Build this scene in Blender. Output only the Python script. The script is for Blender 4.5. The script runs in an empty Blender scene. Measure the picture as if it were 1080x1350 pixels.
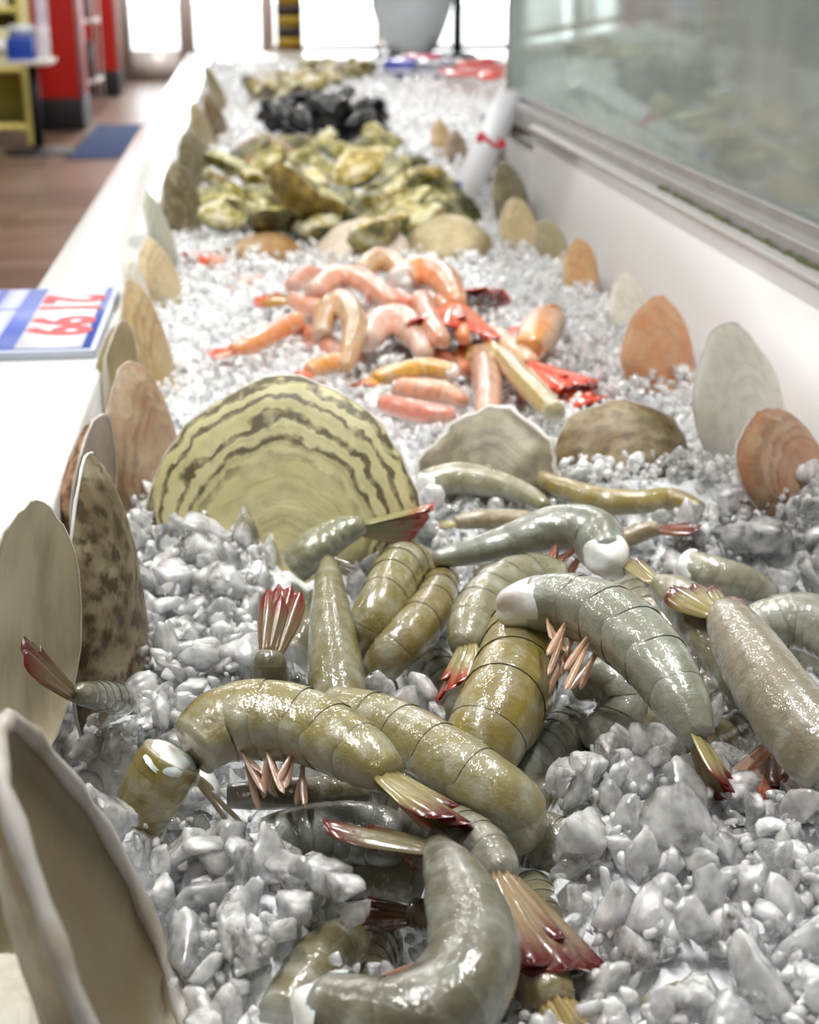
import bpy, math, random
import numpy as np
from mathutils import Vector

random.seed(7)
RNG = np.random.default_rng(11)

# ------------------------------------------------------------------ camera
F_PX, CXP, CYP = 1900.0, 540.0, 675.0
PITCH, YAW = math.radians(20.6), math.radians(6.2)
CAM = np.array([0.0, 0.0, 1.18])
ZI = 0.90                                   # nominal level of the ice above the floor
scene = bpy.context.scene
cam_d = bpy.data.cameras.new('camera')
cam = bpy.data.objects.new('camera', cam_d)
scene.collection.objects.link(cam)
cam.location = CAM
cam.rotation_euler = (math.pi / 2 - PITCH, 0, -YAW)
cam_d.sensor_fit = 'VERTICAL'
cam_d.sensor_height = 36.0
cam_d.lens = F_PX / 1350.0 * 36.0
cam_d.clip_start = 0.02
cam_d.dof.use_dof = True
cam_d.dof.focus_distance = 0.54
cam_d.dof.aperture_fstop = 14.0
scene.camera = cam

# ------------------------------------------------------------------ world, lamps, exposure
world = bpy.data.worlds.new('daylight')
scene.world = world
world.use_nodes = True
bg = world.node_tree.nodes['Background']
bg.inputs[0].default_value = (0.93, 0.97, 1.0, 1)
bg.inputs[1].default_value = 7.0


def ceiling_lamp(x, y, watts, sx=0.07, sy=1.2, z=3.12, col=(1.0, 0.985, 0.96)):
    d = bpy.data.lights.new('ceiling_lamp', 'AREA')
    d.shape = 'RECTANGLE'
    d.size, d.size_y, d.energy, d.color = sx, sy, watts, col
    o = bpy.data.objects.new('ceiling_lamp', d)
    scene.collection.objects.link(o)
    o.location = (x, y, z)
    return o


for lx, ly, lw in ((-0.60, 0.75, 58), (0.75, 1.05, 58), (-0.55, 3.3, 26), (0.75, 3.6, 26), (-1.6, 6.4, 60),
                   (0.6, 6.6, 60), (-1.2, 9.6, 60), (0.9, 9.6, 60), (-1.2, 12.8, 80), (0.9, 13.0, 80), (-0.6, 15.6, 150),
                   (-2.2, 2.4, 30), (-0.3, -1.1, 8)):
    ceiling_lamp(lx, ly, lw)

scene.view_settings.view_transform = 'Standard'
scene.view_settings.look = 'None'
scene.view_settings.gamma = 1.0
scene.view_settings.use_curve_mapping = False
scene.view_settings.exposure = -0.34
try:
    scene.cycles.max_bounces = 10
    scene.cycles.transmission_bounces = 6
    scene.cycles.transparent_max_bounces = 24
    scene.cycles.diffuse_bounces = 6
    scene.cycles.caustics_refractive = False
    scene.cycles.caustics_reflective = False
except Exception:
    pass

# ------------------------------------------------------------------ geometry of the view
FW = np.array([math.sin(YAW) * math.cos(PITCH), math.cos(YAW) * math.cos(PITCH), -math.sin(PITCH)])
RT = np.array([math.cos(YAW), -math.sin(YAW), 0.0])
UP = np.cross(RT, FW)


def ray(px, py):
    return FW + RT * (px - CXP) / F_PX + UP * (CYP - py) / F_PX


def P(px, py, z=0.0):
    """point on the level plane z metres above the nominal ice"""
    d = ray(px, py)
    return CAM + d * ((ZI + z - CAM[2]) / d[2])


def PY(px, py, Y):
    """point at distance Y along the counter"""
    d = ray(px, py)
    return CAM + d * (Y / d[1])


def depth(p):
    return float((np.asarray(p) - CAM) @ FW)


def unit(v):
    v = np.asarray(v, float)
    return v / (np.linalg.norm(v) + 1e-12)


def srgb(r, g, b):
    def f(c):
        c /= 255.0
        return c / 12.92 if c <= 0.04045 else ((c + 0.055) / 1.055) ** 2.4
    return (f(r), f(g), f(b), 1.0)


# ------------------------------------------------------------------ object helpers
COL = scene.collection


def tag(o, label=None, cat=None, group=None, kind=None):
    if label: o['label'] = label
    if cat: o['category'] = cat
    if group: o['group'] = group
    if kind: o['kind'] = kind
    return o


def empty(name, loc):
    o = bpy.data.objects.new(name, None)
    o.empty_display_size = 0.02
    o.location = tuple(float(c) for c in loc)
    COL.objects.link(o)
    return o


def mesh_np(name, V, Fc, attr=None, smooth=True):
    """mesh from numpy verts and tris/quads (list or array); attr = (n,4) point colours named sc"""
    me = bpy.data.meshes.new(name)
    V = np.asarray(V, np.float32)
    if isinstance(Fc, np.ndarray) and Fc.ndim == 2:
        k = Fc.shape[1]
        n = len(Fc)
        me.vertices.add(len(V)); me.vertices.foreach_set('co', V.ravel())
        me.loops.add(n * k); me.loops.foreach_set('vertex_index', Fc.astype(np.int32).ravel())
        me.polygons.add(n)
        me.polygons.foreach_set('loop_start', np.arange(0, n * k, k, dtype=np.int32))
        me.polygons.foreach_set('loop_total', np.full(n, k, np.int32))
        me.update(calc_edges=True)
    else:
        me.from_pydata([tuple(map(float, v)) for v in V], [], [tuple(int(i) for i in f) for f in Fc])
    if attr is not None:
        a = me.attributes.new('sc', 'FLOAT_COLOR', 'POINT')
        a.data.foreach_set('color', np.asarray(attr, np.float32).ravel())
    if smooth:
        me.polygons.foreach_set('use_smooth', np.ones(len(me.polygons), bool))
    return me


def link(name, me, mat=None, parent=None, loc=None, color=None):
    o = bpy.data.objects.new(name, me)
    COL.objects.link(o)
    if mat is not None and len(me.materials) == 0:
        me.materials.append(mat)
    if parent is not None: o.parent = parent
    if loc is not None: o.location = tuple(float(c) for c in loc)
    if color is not None: o.color = color
    return o


def box_data(x0, x1, y0, y1, z0, z1):
    V = [(x0, y0, z0), (x1, y0, z0), (x1, y1, z0), (x0, y1, z0), (x0, y0, z1), (x1, y0, z1), (x1, y1, z1), (x0, y1, z1)]
    Fq = [(3, 2, 1, 0), (4, 5, 6, 7), (0, 1, 5, 4), (1, 2, 6, 5), (2, 3, 7, 6), (3, 0, 4, 7)]
    return V, Fq


def box(name, x0, x1, y0, y1, z0, z1, mat, parent=None, bevel=0.0, color=None):
    V, Fq = box_data(x0, x1, y0, y1, z0, z1)
    off = np.array(parent.location) if parent is not None else np.zeros(3)
    me = mesh_np(name, np.array(V) - off, np.array(Fq), smooth=False)
    o = link(name, me, mat, parent, color=color)
    if bevel:
        m = o.modifiers.new('bevel', 'BEVEL'); m.width = bevel; m.segments = 3
    return o


def tube_data(pts, rads, n=10):
    pts = np.asarray(pts, float)
    V, Fq = [], []
    prev = None
    for i, p in enumerate(pts):
        t = unit(pts[min(i + 1, len(pts) - 1)] - pts[max(i - 1, 0)])
        a = np.cross(t, [0, 0, 1]) if abs(t[2]) < 0.9 else np.cross(t, [1, 0, 0])
        if prev is not None:
            a = prev - t * (prev @ t)
        a = unit(a); prev = a
        b = np.cross(t, a)
        for k in range(n):
            an = 2 * math.pi * k / n
            V.append(p + rads[i] * (math.cos(an) * a + math.sin(an) * b))
    for i in range(len(pts) - 1):
        for k in range(n):
            Fq.append((i * n + k, i * n + (k + 1) % n, (i + 1) * n + (k + 1) % n, (i + 1) * n + k))
    Fq.append(tuple(range(n - 1, -1, -1)))
    Fq.append(tuple(range((len(pts) - 1) * n, len(pts) * n)))
    return V, Fq


def tube(name, pts, rads, mat, parent=None, n=10, color=None):
    off = np.array(parent.location) if parent is not None else np.zeros(3)
    if np.isscalar(rads): rads = [rads] * len(pts)
    V, Fq = tube_data(pts, rads, n)
    return link(name, mesh_np(name, np.array(V) - off, Fq), mat, parent, color=color)


# ------------------------------------------------------------------ materials
def new_mat(name):
    m = bpy.data.materials.new(name)
    m.use_nodes = True
    nt = m.node_tree
    return m, nt, nt.nodes['Principled BSDF'], nt.nodes, nt.links


def simple(name, rgb, rough=0.5, metal=0.0, noise=0.0, nscale=20.0, bump=0.0, spec=0.5, coat=0.0):
    m, nt, bs, N, L = new_mat(name)
    bs.inputs['Roughness'].default_value = rough
    bs.inputs['Metallic'].default_value = metal
    bs.inputs['Specular IOR Level'].default_value = spec
    bs.inputs['Coat Weight'].default_value = coat
    bs.inputs['Base Color'].default_value = rgb
    if noise or bump:
        tc = N.new('ShaderNodeTexCoord')
        nz = N.new('ShaderNodeTexNoise')
        nz.inputs['Scale'].default_value = nscale
        nz.inputs['Detail'].default_value = 6
        L.new(tc.outputs['Object'], nz.inputs['Vector'])
        if noise:
            r = N.new('ShaderNodeValToRGB')
            r.color_ramp.elements[0].position = 0.3
            r.color_ramp.elements[1].position = 0.7
            r.color_ramp.elements[0].color = tuple(c * (1 - noise) for c in rgb[:3]) + (1,)
            r.color_ramp.elements[1].color = rgb
            L.new(nz.outputs['Fac'], r.inputs['Fac'])
            L.new(r.outputs['Color'], bs.inputs['Base Color'])
        if bump:
            b = N.new('ShaderNodeBump')
            b.inputs['Strength'].default_value = bump
            b.inputs['Distance'].default_value = 0.002
            L.new(nz.outputs['Fac'], b.inputs['Height'])
            L.new(b.outputs['Normal'], bs.inputs['Normal'])
    return m


def nmath(N, L, op, a, b=None, c=None, clamp=False):
    n = N.new('ShaderNodeMath'); n.operation = op; n.use_clamp = clamp
    for i, v in enumerate((a, b, c)):
        if v is None: continue
        if isinstance(v, (int, float)): n.inputs[i].default_value = v
        else: L.new(v, n.inputs[i])
    return n.outputs[0]


def nmix(N, L, fac, a, b, mode='MIX'):
    n = N.new('ShaderNodeMix'); n.data_type = 'RGBA'; n.blend_type = mode
    for sock, v in ((n.inputs['Factor'], fac), (n.inputs['A'], a), (n.inputs['B'], b)):
        if isinstance(v, (int, float)): sock.default_value = v
        elif isinstance(v, tuple): sock.default_value = v
        else: L.new(v, sock)
    return n.outputs['Result']


def ramp(N, L, fac, stops):
    r = N.new('ShaderNodeValToRGB')
    cr = r.color_ramp
    while len(cr.elements) < len(stops): cr.elements.new(0.5)
    for e, (p, c) in zip(cr.elements, stops):
        e.position = p
        e.color = c if isinstance(c, tuple) else (c, c, c, 1)
    L.new(fac, r.inputs['Fac'])
    return r.outputs['Color']


def shrimp_shell_mat():
    m, nt, bs, N, L = new_mat('shrimp_shell')
    tc = N.new('ShaderNodeTexCoord'); oi = N.new('ShaderNodeObjectInfo')
    at = N.new('ShaderNodeAttribute'); at.attribute_name = 'sc'
    sp = N.new('ShaderNodeSeparateColor'); L.new(at.outputs['Color'], sp.inputs[0])
    dors, loc, glob = sp.outputs[0], sp.outputs[1], sp.outputs[2]
    big = N.new('ShaderNodeTexNoise'); big.inputs['Scale'].default_value = 90; big.inputs['Detail'].default_value = 4
    L.new(tc.outputs['Object'], big.inputs['Vector'])
    vor = N.new('ShaderNodeTexVoronoi'); vor.inputs['Scale'].default_value = 900
    L.new(tc.outputs['Object'], vor.inputs['Vector'])
    speck = ramp(N, L, vor.outputs['Distance'], [(0.10, 1.0), (0.34, 0.0)])
    base = oi.outputs['Color']
    pale = nmix(N, L, 0.62, base, (0.56, 0.59, 0.54, 1))
    dark = nmix(N, L, 0.75, base, (0.10, 0.085, 0.03, 1))
    # pale low on the flanks and in patches, deeper along the back
    f1 = nmath(N, L, 'MULTIPLY', ramp(N, L, big.outputs['Fac'], [(0.46, 0.0), (0.68, 1.0)]), 0.65)
    c = nmix(N, L, f1, base, pale)
    f2 = ramp(N, L, dors, [(0.10, 1.0), (0.45, 0.0)])
    c = nmix(N, L, nmath(N, L, 'MULTIPLY', f2, 0.45), c, pale)
    f3 = ramp(N, L, dors, [(0.93, 0.0), (0.99, 1.0)])
    c = nmix(N, L, nmath(N, L, 'MULTIPLY', f3, 0.45), c, dark)
    mot = N.new('ShaderNodeTexNoise'); mot.inputs['Scale'].default_value = 150; mot.inputs['Detail'].default_value = 6
    L.new(tc.outputs['Object'], mot.inputs['Vector'])
    c = nmix(N, L, nmath(N, L, 'MULTIPLY', ramp(N, L, mot.outputs['Fac'], [(0.52, 0.0), (0.70, 1.0)]), 0.42), c, dark)
    # hinge band: pale joint at the front of each plate, thin dark line at its rear edge
    c = nmix(N, L, nmath(N, L, 'MULTIPLY', ramp(N, L, loc, [(0.10, 1.0), (0.32, 0.0)]), 0.5), c, pale)
    c = nmix(N, L, nmath(N, L, 'MULTIPLY', ramp(N, L, loc, [(0.86, 0.0), (0.97, 1.0)]), 0.18), c, dark)
    sf = nmath(N, L, 'MULTIPLY', nmath(N, L, 'MULTIPLY', speck, 0.5), ramp(N, L, big.outputs['Fac'], [(0.35, 1.0), (0.62, 0.25)]))
    c = nmix(N, L, sf, c, dark)
    L.new(c, bs.inputs['Base Color'])
    bs.inputs['Subsurface Weight'].default_value = 0.35
    bs.inputs['Subsurface Radius'].default_value = (1.0, 0.85, 0.5)
    bs.inputs['Subsurface Scale'].default_value = 0.004
    bs.inputs['Roughness'].default_value = 0.42
    bs.inputs['Coat Weight'].default_value = 1.0
    bs.inputs['Coat Roughness'].default_value = 0.03
    bs.inputs['Coat IOR'].default_value = 1.6
    fine = N.new('ShaderNodeTexNoise'); fine.inputs['Scale'].default_value = 420; fine.inputs['Detail'].default_value = 4
    L.new(tc.outputs['Object'], fine.inputs['Vector'])
    b = N.new('ShaderNodeBump'); b.inputs['Strength'].default_value = 0.32; b.inputs['Distance'].default_value = 0.0012
    L.new(fine.outputs['Fac'], b.inputs['Height'])
    L.new(b.outputs['Normal'], bs.inputs['Normal'])
    wet = N.new('ShaderNodeTexNoise'); wet.inputs['Scale'].default_value = 320; wet.inputs['Detail'].default_value = 3
    L.new(tc.outputs['Object'], wet.inputs['Vector'])
    bw = N.new('ShaderNodeBump'); bw.inputs['Strength'].default_value = 0.5; bw.inputs['Distance'].default_value = 0.0012
    L.new(wet.outputs['Fac'], bw.inputs['Height']); L.new(bw.outputs['Normal'], bs.inputs['Coat Normal'])
    return m


def shrimp_tail_mat():
    m, nt, bs, N, L = new_mat('shrimp_tail')
    tc = N.new('ShaderNodeTexCoord'); oi = N.new('ShaderNodeObjectInfo')
    at = N.new('ShaderNodeAttribute'); at.attribute_name = 'sc'
    sp = N.new('ShaderNodeSeparateColor'); L.new(at.outputs['Color'], sp.inputs[0])
    s, v, redness = sp.outputs[0], sp.outputs[1], sp.outputs[2]
    nz = N.new('ShaderNodeTexNoise'); nz.inputs['Scale'].default_value = 260; nz.inputs['Detail'].default_value = 3
    L.new(tc.outputs['Object'], nz.inputs['Vector'])
    base = oi.outputs['Color']
    red = nmix(N, L, redness, srgb(86, 28, 24), srgb(222, 76, 44))
    dark = nmix(N, L, 0.7, base, srgb(46, 38, 14))
    # long veins
    vein = ramp(N, L, nmath(N, L, 'PINGPONG', nmath(N, L, 'MULTIPLY', v, 2.6), 0.5), [(0.0, 1.0), (0.16, 0.0)])
    c = nmix(N, L, nmath(N, L, 'MULTIPLY', vein, 0.55), base, dark)
    tip = ramp(N, L, nmath(N, L, 'ADD', s, nmath(N, L, 'MULTIPLY', nmath(N, L, 'SUBTRACT', nz.outputs['Fac'], 0.5), 0.25)), [(0.55, 0.0), (0.90, 1.0)])
    edge = ramp(N, L, nmath(N, L, 'MULTIPLY', v, nmath(N, L, 'ADD', s, 0.25)), [(0.62, 0.0), (0.95, 1.0)])
    c = nmix(N, L, nmath(N, L, 'MAXIMUM', tip, edge), c, red)
    L.new(c, bs.inputs['Base Color'])
    bs.inputs['Subsurface Weight'].default_value = 0.2
    bs.inputs['Subsurface Scale'].default_value = 0.002
    bs.inputs['Roughness'].default_value = 0.25
    bs.inputs['Coat Weight'].default_value = 0.7
    bs.inputs['Coat Roughness'].default_value = 0.07
    b = N.new('ShaderNodeBump'); b.inputs['Strength'].default_value = 0.3; b.inputs['Distance'].default_value = 0.001
    L.new(nz.outputs['Fac'], b.inputs['Height']); L.new(b.outputs['Normal'], bs.inputs['Normal'])
    return m


def flesh_mat(name, sub=0.5, rough=0.22, scale=170):
    m, nt, bs, N, L = new_mat(name)
    tc = N.new('ShaderNodeTexCoord'); oi = N.new('ShaderNodeObjectInfo')
    nz = N.new('ShaderNodeTexNoise'); nz.inputs['Scale'].default_value = scale; nz.inputs['Detail'].default_value = 5
    L.new(tc.outputs['Object'], nz.inputs['Vector'])
    c = nmix(N, L, ramp(N, L, nz.outputs['Fac'], [(0.35, 0.0), (0.7, 0.35)]), oi.outputs['Color'], (0.45, 0.44, 0.38, 1))
    L.new(c, bs.inputs['Base Color'])
    bs.inputs['Subsurface Weight'].default_value = sub
    bs.inputs['Subsurface Scale'].default_value = 0.005
    bs.inputs['Roughness'].default_value = rough
    bs.inputs['Coat Weight'].default_value = 0.5
    bs.inputs['Coat Roughness'].default_value = 0.08
    b = N.new('ShaderNodeBump'); b.inputs['Strength'].default_value = 0.4; b.inputs['Distance'].default_value = 0.0015
    L.new(nz.outputs['Fac'], b.inputs['Height']); L.new(b.outputs['Normal'], bs.inputs['Normal'])
    return m


def ice_mat(name, clear, island, bump=0.5, bscale=300, rough=0.10, col=(0.985, 0.99, 0.995, 1)):
    """clear: share of glassy ice; the rest is cloudy ice that scatters light through itself"""
    m, nt, bs, N, L = new_mat(name)
    out = N['Material Output']
    tc = N.new('ShaderNodeTexCoord')
    bs.inputs['Base Color'].default_value = col
    bs.inputs['IOR'].default_value = 1.31
    bs.inputs['Roughness'].default_value = rough
    bs.inputs['Subsurface Weight'].default_value = 1.0
    bs.inputs['Subsurface Radius'].default_value = (0.9, 1.0, 1.05)
    bs.inputs['Subsurface Scale'].default_value = 0.006 if island == 'island' else 0.008
    bs.inputs['Coat Weight'].default_value = 1.0
    bs.inputs['Coat IOR'].default_value = 1.55
    bs.inputs['Coat Roughness'].default_value = 0.03
    if island == 'island':
        g = N.new('ShaderNodeNewGeometry'); rnd = g.outputs['Random Per Island']
    else:
        g = N.new('ShaderNodeObjectInfo'); rnd = g.outputs['Random']
    nz0 = N.new('ShaderNodeTexNoise'); nz0.inputs['Scale'].default_value = CLOUD[island]; nz0.inputs['Detail'].default_value = 3
    L.new(tc.outputs['Object'], nz0.inputs['Vector'])
    cl = nmath(N, L, 'ADD', nmath(N, L, 'MULTIPLY_ADD', rnd, 0.4, clear - 0.2),
               nmath(N, L, 'MULTIPLY', nmath(N, L, 'SUBTRACT', nz0.outputs['Fac'], 0.5), 2.0))
    cl = nmath(N, L, 'MINIMUM', nmath(N, L, 'MAXIMUM', cl, 0.0), 0.95)
    nz = N.new('ShaderNodeTexNoise'); nz.inputs['Scale'].default_value = bscale; nz.inputs['Detail'].default_value = 5
    L.new(tc.outputs['Object'], nz.inputs['Vector'])
    b = N.new('ShaderNodeBump'); b.inputs['Strength'].default_value = bump; b.inputs['Distance'].default_value = 0.0007 if island == 'island' else 0.0012
    L.new(nz.outputs['Fac'], b.inputs['Height']); L.new(b.outputs['Normal'], bs.inputs['Normal']); L.new(b.outputs['Normal'], bs.inputs['Coat Normal'])
    tr = N.new('ShaderNodeBsdfTransparent'); tr.inputs[0].default_value = (0.97, 0.985, 0.99, 1)
    gs = N.new('ShaderNodeBsdfGlossy'); gs.inputs['Roughness'].default_value = 0.05
    nf = N.new('ShaderNodeTexNoise'); nf.inputs['Scale'].default_value = bscale * 2.6; nf.inputs['Detail'].default_value = 3
    L.new(tc.outputs['Object'], nf.inputs['Vector'])
    bf = N.new('ShaderNodeBump'); bf.inputs['Strength'].default_value = 0.8; bf.inputs['Distance'].default_value = 0.0006
    L.new(nf.outputs['Fac'], bf.inputs['Height']); L.new(b.outputs['Normal'], bf.inputs['Normal']); L.new(bf.outputs['Normal'], gs.inputs['Normal'])
    fr = N.new('ShaderNodeFresnel'); fr.inputs['IOR'].default_value = 1.45; L.new(b.outputs['Normal'], fr.inputs['Normal'])
    gl = N.new('ShaderNodeBsdfGlass'); gl.inputs['IOR'].default_value = 1.31; gl.inputs['Roughness'].default_value = 0.05; L.new(b.outputs['Normal'], gl.inputs['Normal'])
    def mx(f, p, q):
        n = N.new('ShaderNodeMixShader')
        if isinstance(f, float): n.inputs[0].default_value = f
        else: L.new(f, n.inputs[0])
        L.new(p, n.inputs[1]); L.new(q, n.inputs[2])
        return n.outputs[0]
    glass = mx(GLASSY[island], mx(fr.outputs[0], tr.outputs[0], gs.outputs[0]), gl.outputs[0])
    L.new(mx(0.09, mx(cl, bs.outputs[0], glass), gs.outputs[0]), out.inputs['Surface'])
    return m


CLOUD = {'island': 150, 'object': 1.1}
GLASSY = {'island': 0.35, 'object': 0.5}


def snow_mat():
    m, nt, bs, N, L = new_mat('packed_ice')
    tc = N.new('ShaderNodeTexCoord')
    nz = N.new('ShaderNodeTexNoise'); nz.inputs['Scale'].default_value = 160; nz.inputs['Detail'].default_value = 6
    L.new(tc.outputs['Object'], nz.inputs['Vector'])
    L.new(ramp(N, L, nz.outputs['Fac'], [(0.3, (0.80, 0.83, 0.85, 1)), (0.6, (0.92, 0.935, 0.95, 1))]), bs.inputs['Base Color'])
    bs.inputs['Roughness'].default_value = 0.25
    b = N.new('ShaderNodeBump'); b.inputs['Strength'].default_value = 0.9; b.inputs['Distance'].default_value = 0.004
    L.new(nz.outputs['Fac'], b.inputs['Height']); L.new(b.outputs['Normal'], bs.inputs['Normal'])
    return m


def shell_outer_mat():
    m, nt, bs, N, L = new_mat('clam_outer')
    tc = N.new('ShaderNodeTexCoord'); oi = N.new('ShaderNodeObjectInfo')
    at = N.new('ShaderNodeAttribute'); at.attribute_name = 'sc'
    sp = N.new('ShaderNodeSeparateColor'); L.new(at.outputs['Color'], sp.inputs[0])
    u, band = sp.outputs[0], sp.outputs[1]
    nz = N.new('ShaderNodeTexNoise'); nz.inputs['Scale'].default_value = 60; nz.inputs['Detail'].default_value = 5
    L.new(tc.outputs['Object'], nz.inputs['Vector'])
    w = nmath(N, L, 'MULTIPLY_ADD', u, 11.0, nmath(N, L, 'MULTIPLY', nz.outputs['Fac'], 1.6))
    ws = nmath(N, L, 'SINE', nmath(N, L, 'MULTIPLY_ADD', u, 62.0, nmath(N, L, 'MULTIPLY', nz.outputs['Fac'], 13.0)))
    w = nmath(N, L, 'ADD', w, nmath(N, L, 'MULTIPLY', oi.outputs['Random'], 20.0))
    rn = N.new('ShaderNodeTexNoise'); rn.noise_dimensions = '1D'; rn.inputs['Scale'].default_value = 1.0; rn.inputs['Detail'].default_value = 3
    L.new(w, rn.inputs['W'])
    base = oi.outputs['Color']
    dark = nmix(N, L, 0.86, base, srgb(58, 46, 22))
    lite = nmix(N, L, 0.30, base, srgb(220, 214, 180))
    lines = ramp(N, L, nmath(N, L, 'MULTIPLY_ADD', ws, 0.22, nmath(N, L, 'MULTIPLY_ADD', rn.outputs['Fac'], 0.8, 0.1)), [(0.36, 1.0), (0.52, 0.0)])
    brk = N.new('ShaderNodeTexNoise'); brk.inputs['Scale'].default_value = 140; brk.inputs['Detail'].default_value = 4
    L.new(tc.outputs['Object'], brk.inputs['Vector'])
    lines = nmath(N, L, 'MULTIPLY', lines, ramp(N, L, brk.outputs['Fac'], [(0.30, 0.35), (0.52, 1.0)]))
    lines = nmath(N, L, 'MULTIPLY', lines, nmath(N, L, 'MULTIPLY', band, ramp(N, L, u, [(0.55, 0.0), (0.68, 1.0)])))
    c = nmix(N, L, ramp(N, L, nz.outputs['Fac'], [(0.4, 0.0), (0.65, 1.0)]), base, lite)
    c = nmix(N, L, lines, c, dark)
    st = N.new('ShaderNodeTexNoise'); st.inputs['Scale'].default_value = 130; st.inputs['Detail'].default_value = 6
    L.new(tc.outputs['Object'], st.inputs['Vector'])
    c = nmix(N, L, nmath(N, L, 'MULTIPLY', ramp(N, L, st.outputs['Fac'], [(0.46, 0.0), (0.62, 1.0)]), sp.outputs[2]), c, dark)
    L.new(c, bs.inputs['Base Color'])
    bs.inputs['Roughness'].default_value = 0.5
    b = N.new('ShaderNodeBump'); b.inputs['Strength'].default_value = 0.4; b.inputs['Distance'].default_value = 0.0015
    L.new(rn.outputs['Fac'], b.inputs['Height']); L.new(b.outputs['Normal'], bs.inputs['Normal'])
    return m


def shell_inner_mat(name, amt):
    m, nt, bs, N, L = new_mat(name)
    tc = N.new('ShaderNodeTexCoord'); oi = N.new('ShaderNodeObjectInfo')
    mp = N.new('ShaderNodeMapping'); mp.inputs['Scale'].default_value = (1, 1, 0.25)
    L.new(tc.outputs['Object'], mp.inputs['Vector'])
    nz = N.new('ShaderNodeTexNoise'); nz.inputs['Scale'].default_value = 85; nz.inputs['Detail'].default_value = 6
    L.new(mp.outputs['Vector'], nz.inputs['Vector'])
    dark = nmix(N, L, 0.55, oi.outputs['Color'], srgb(120, 96, 52))
    c = nmix(N, L, nmath(N, L, 'MULTIPLY', ramp(N, L, nz.outputs['Fac'], [(0.42, 0.0), (0.68, 1.0)]), amt), oi.outputs['Color'], dark)
    L.new(c, bs.inputs['Base Color'])
    bs.inputs['Roughness'].default_value = 0.42
    b = N.new('ShaderNodeBump'); b.inputs['Strength'].default_value = 0.25; b.inputs['Distance'].default_value = 0.002
    L.new(nz.outputs['Fac'], b.inputs['Height']); L.new(b.outputs['Normal'], bs.inputs['Normal'])
    return m


def oyster_mat():
    m, nt, bs, N, L = new_mat('oyster_shell')
    tc = N.new('ShaderNodeTexCoord'); oi = N.new('ShaderNodeObjectInfo')
    nz = N.new('ShaderNodeTexNoise'); nz.inputs['Scale'].default_value = 45; nz.inputs['Detail'].default_value = 5
    L.new(tc.outputs['Object'], nz.inputs['Vector'])
    c = ramp(N, L, nmath(N, L, 'ADD', nz.outputs['Fac'], nmath(N, L, 'MULTIPLY_ADD', oi.outputs['Random'], 0.30, -0.17)), [(0.30, srgb(24, 24, 14)), (0.43, srgb(100, 90, 40)), (0.54, srgb(176, 160, 82)), (0.64, srgb(222, 216, 184))])
    c = nmix(N, L, 0.25, c, oi.outputs['Color'])
    L.new(c, bs.inputs['Base Color'])
    bs.inputs['Roughness'].default_value = 0.35
    b = N.new('ShaderNodeBump'); b.inputs['Strength'].default_value = 0.8; b.inputs['Distance'].default_value = 0.006
    L.new(nz.outputs['Fac'], b.inputs['Height']); L.new(b.outputs['Normal'], bs.inputs['Normal'])
    return m


def tint_mat(name, rough, spec=0.5, coat=0.0):
    m, nt, bs, N, L = new_mat(name)
    oi = N.new('ShaderNodeObjectInfo'); tc = N.new('ShaderNodeTexCoord')
    nz = N.new('ShaderNodeTexNoise'); nz.inputs['Scale'].default_value = 25; nz.inputs['Detail'].default_value = 4
    L.new(tc.outputs['Object'], nz.inputs['Vector'])
    c = nmix(N, L, ramp(N, L, nz.outputs['Fac'], [(0.3, 0.12), (0.7, 0.0)]), oi.outputs['Color'], (0.1, 0.1, 0.1, 1))
    L.new(c, bs.inputs['Base Color'])
    bs.inputs['Roughness'].default_value = rough
    bs.inputs['Specular IOR Level'].default_value = spec
    bs.inputs['Coat Weight'].default_value = coat
    return m


def glass_mat():
    m, nt, bs, N, L = new_mat('wet_glass')
    out = N['Material Output']
    tc = N.new('ShaderNodeTexCoord')
    tr = N.new('ShaderNodeBsdfTransparent'); tr.inputs[0].default_value = (0.74, 0.86, 0.82, 1)
    gl = N.new('ShaderNodeBsdfGlossy'); gl.inputs['Roughness'].default_value = 0.06; gl.inputs['Color'].default_value = (0.86, 0.96, 0.93, 1)
    df = N.new('ShaderNodeBsdfDiffuse'); df.inputs[0].default_value = (0.60, 0.68, 0.66, 1)
    fr = N.new('ShaderNodeFresnel'); fr.inputs['IOR'].default_value = 1.52
    m1 = N.new('ShaderNodeMixShader'); m2 = N.new('ShaderNodeMixShader')
    L.new(nmath(N, L, 'MULTIPLY', fr.outputs[0], 1.5, clamp=True), m1.inputs[0])
    L.new(tr.outputs[0], m1.inputs[1]); L.new(gl.outputs[0], m1.inputs[2])
    nz = N.new('ShaderNodeTexNoise'); nz.inputs['Scale'].default_value = 9; nz.inputs['Detail'].default_value = 8
    L.new(tc.outputs['Object'], nz.inputs['Vector'])
    L.new(ramp(N, L, nz.outputs['Fac'], [(0.3, 0.40), (0.7, 0.62)]), m2.inputs[0])
    L.new(m1.outputs[0], m2.inputs[1]); L.new(df.outputs[0], m2.inputs[2])
    L.new(m2.outputs[0], out.inputs['Surface'])
    return m


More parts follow.
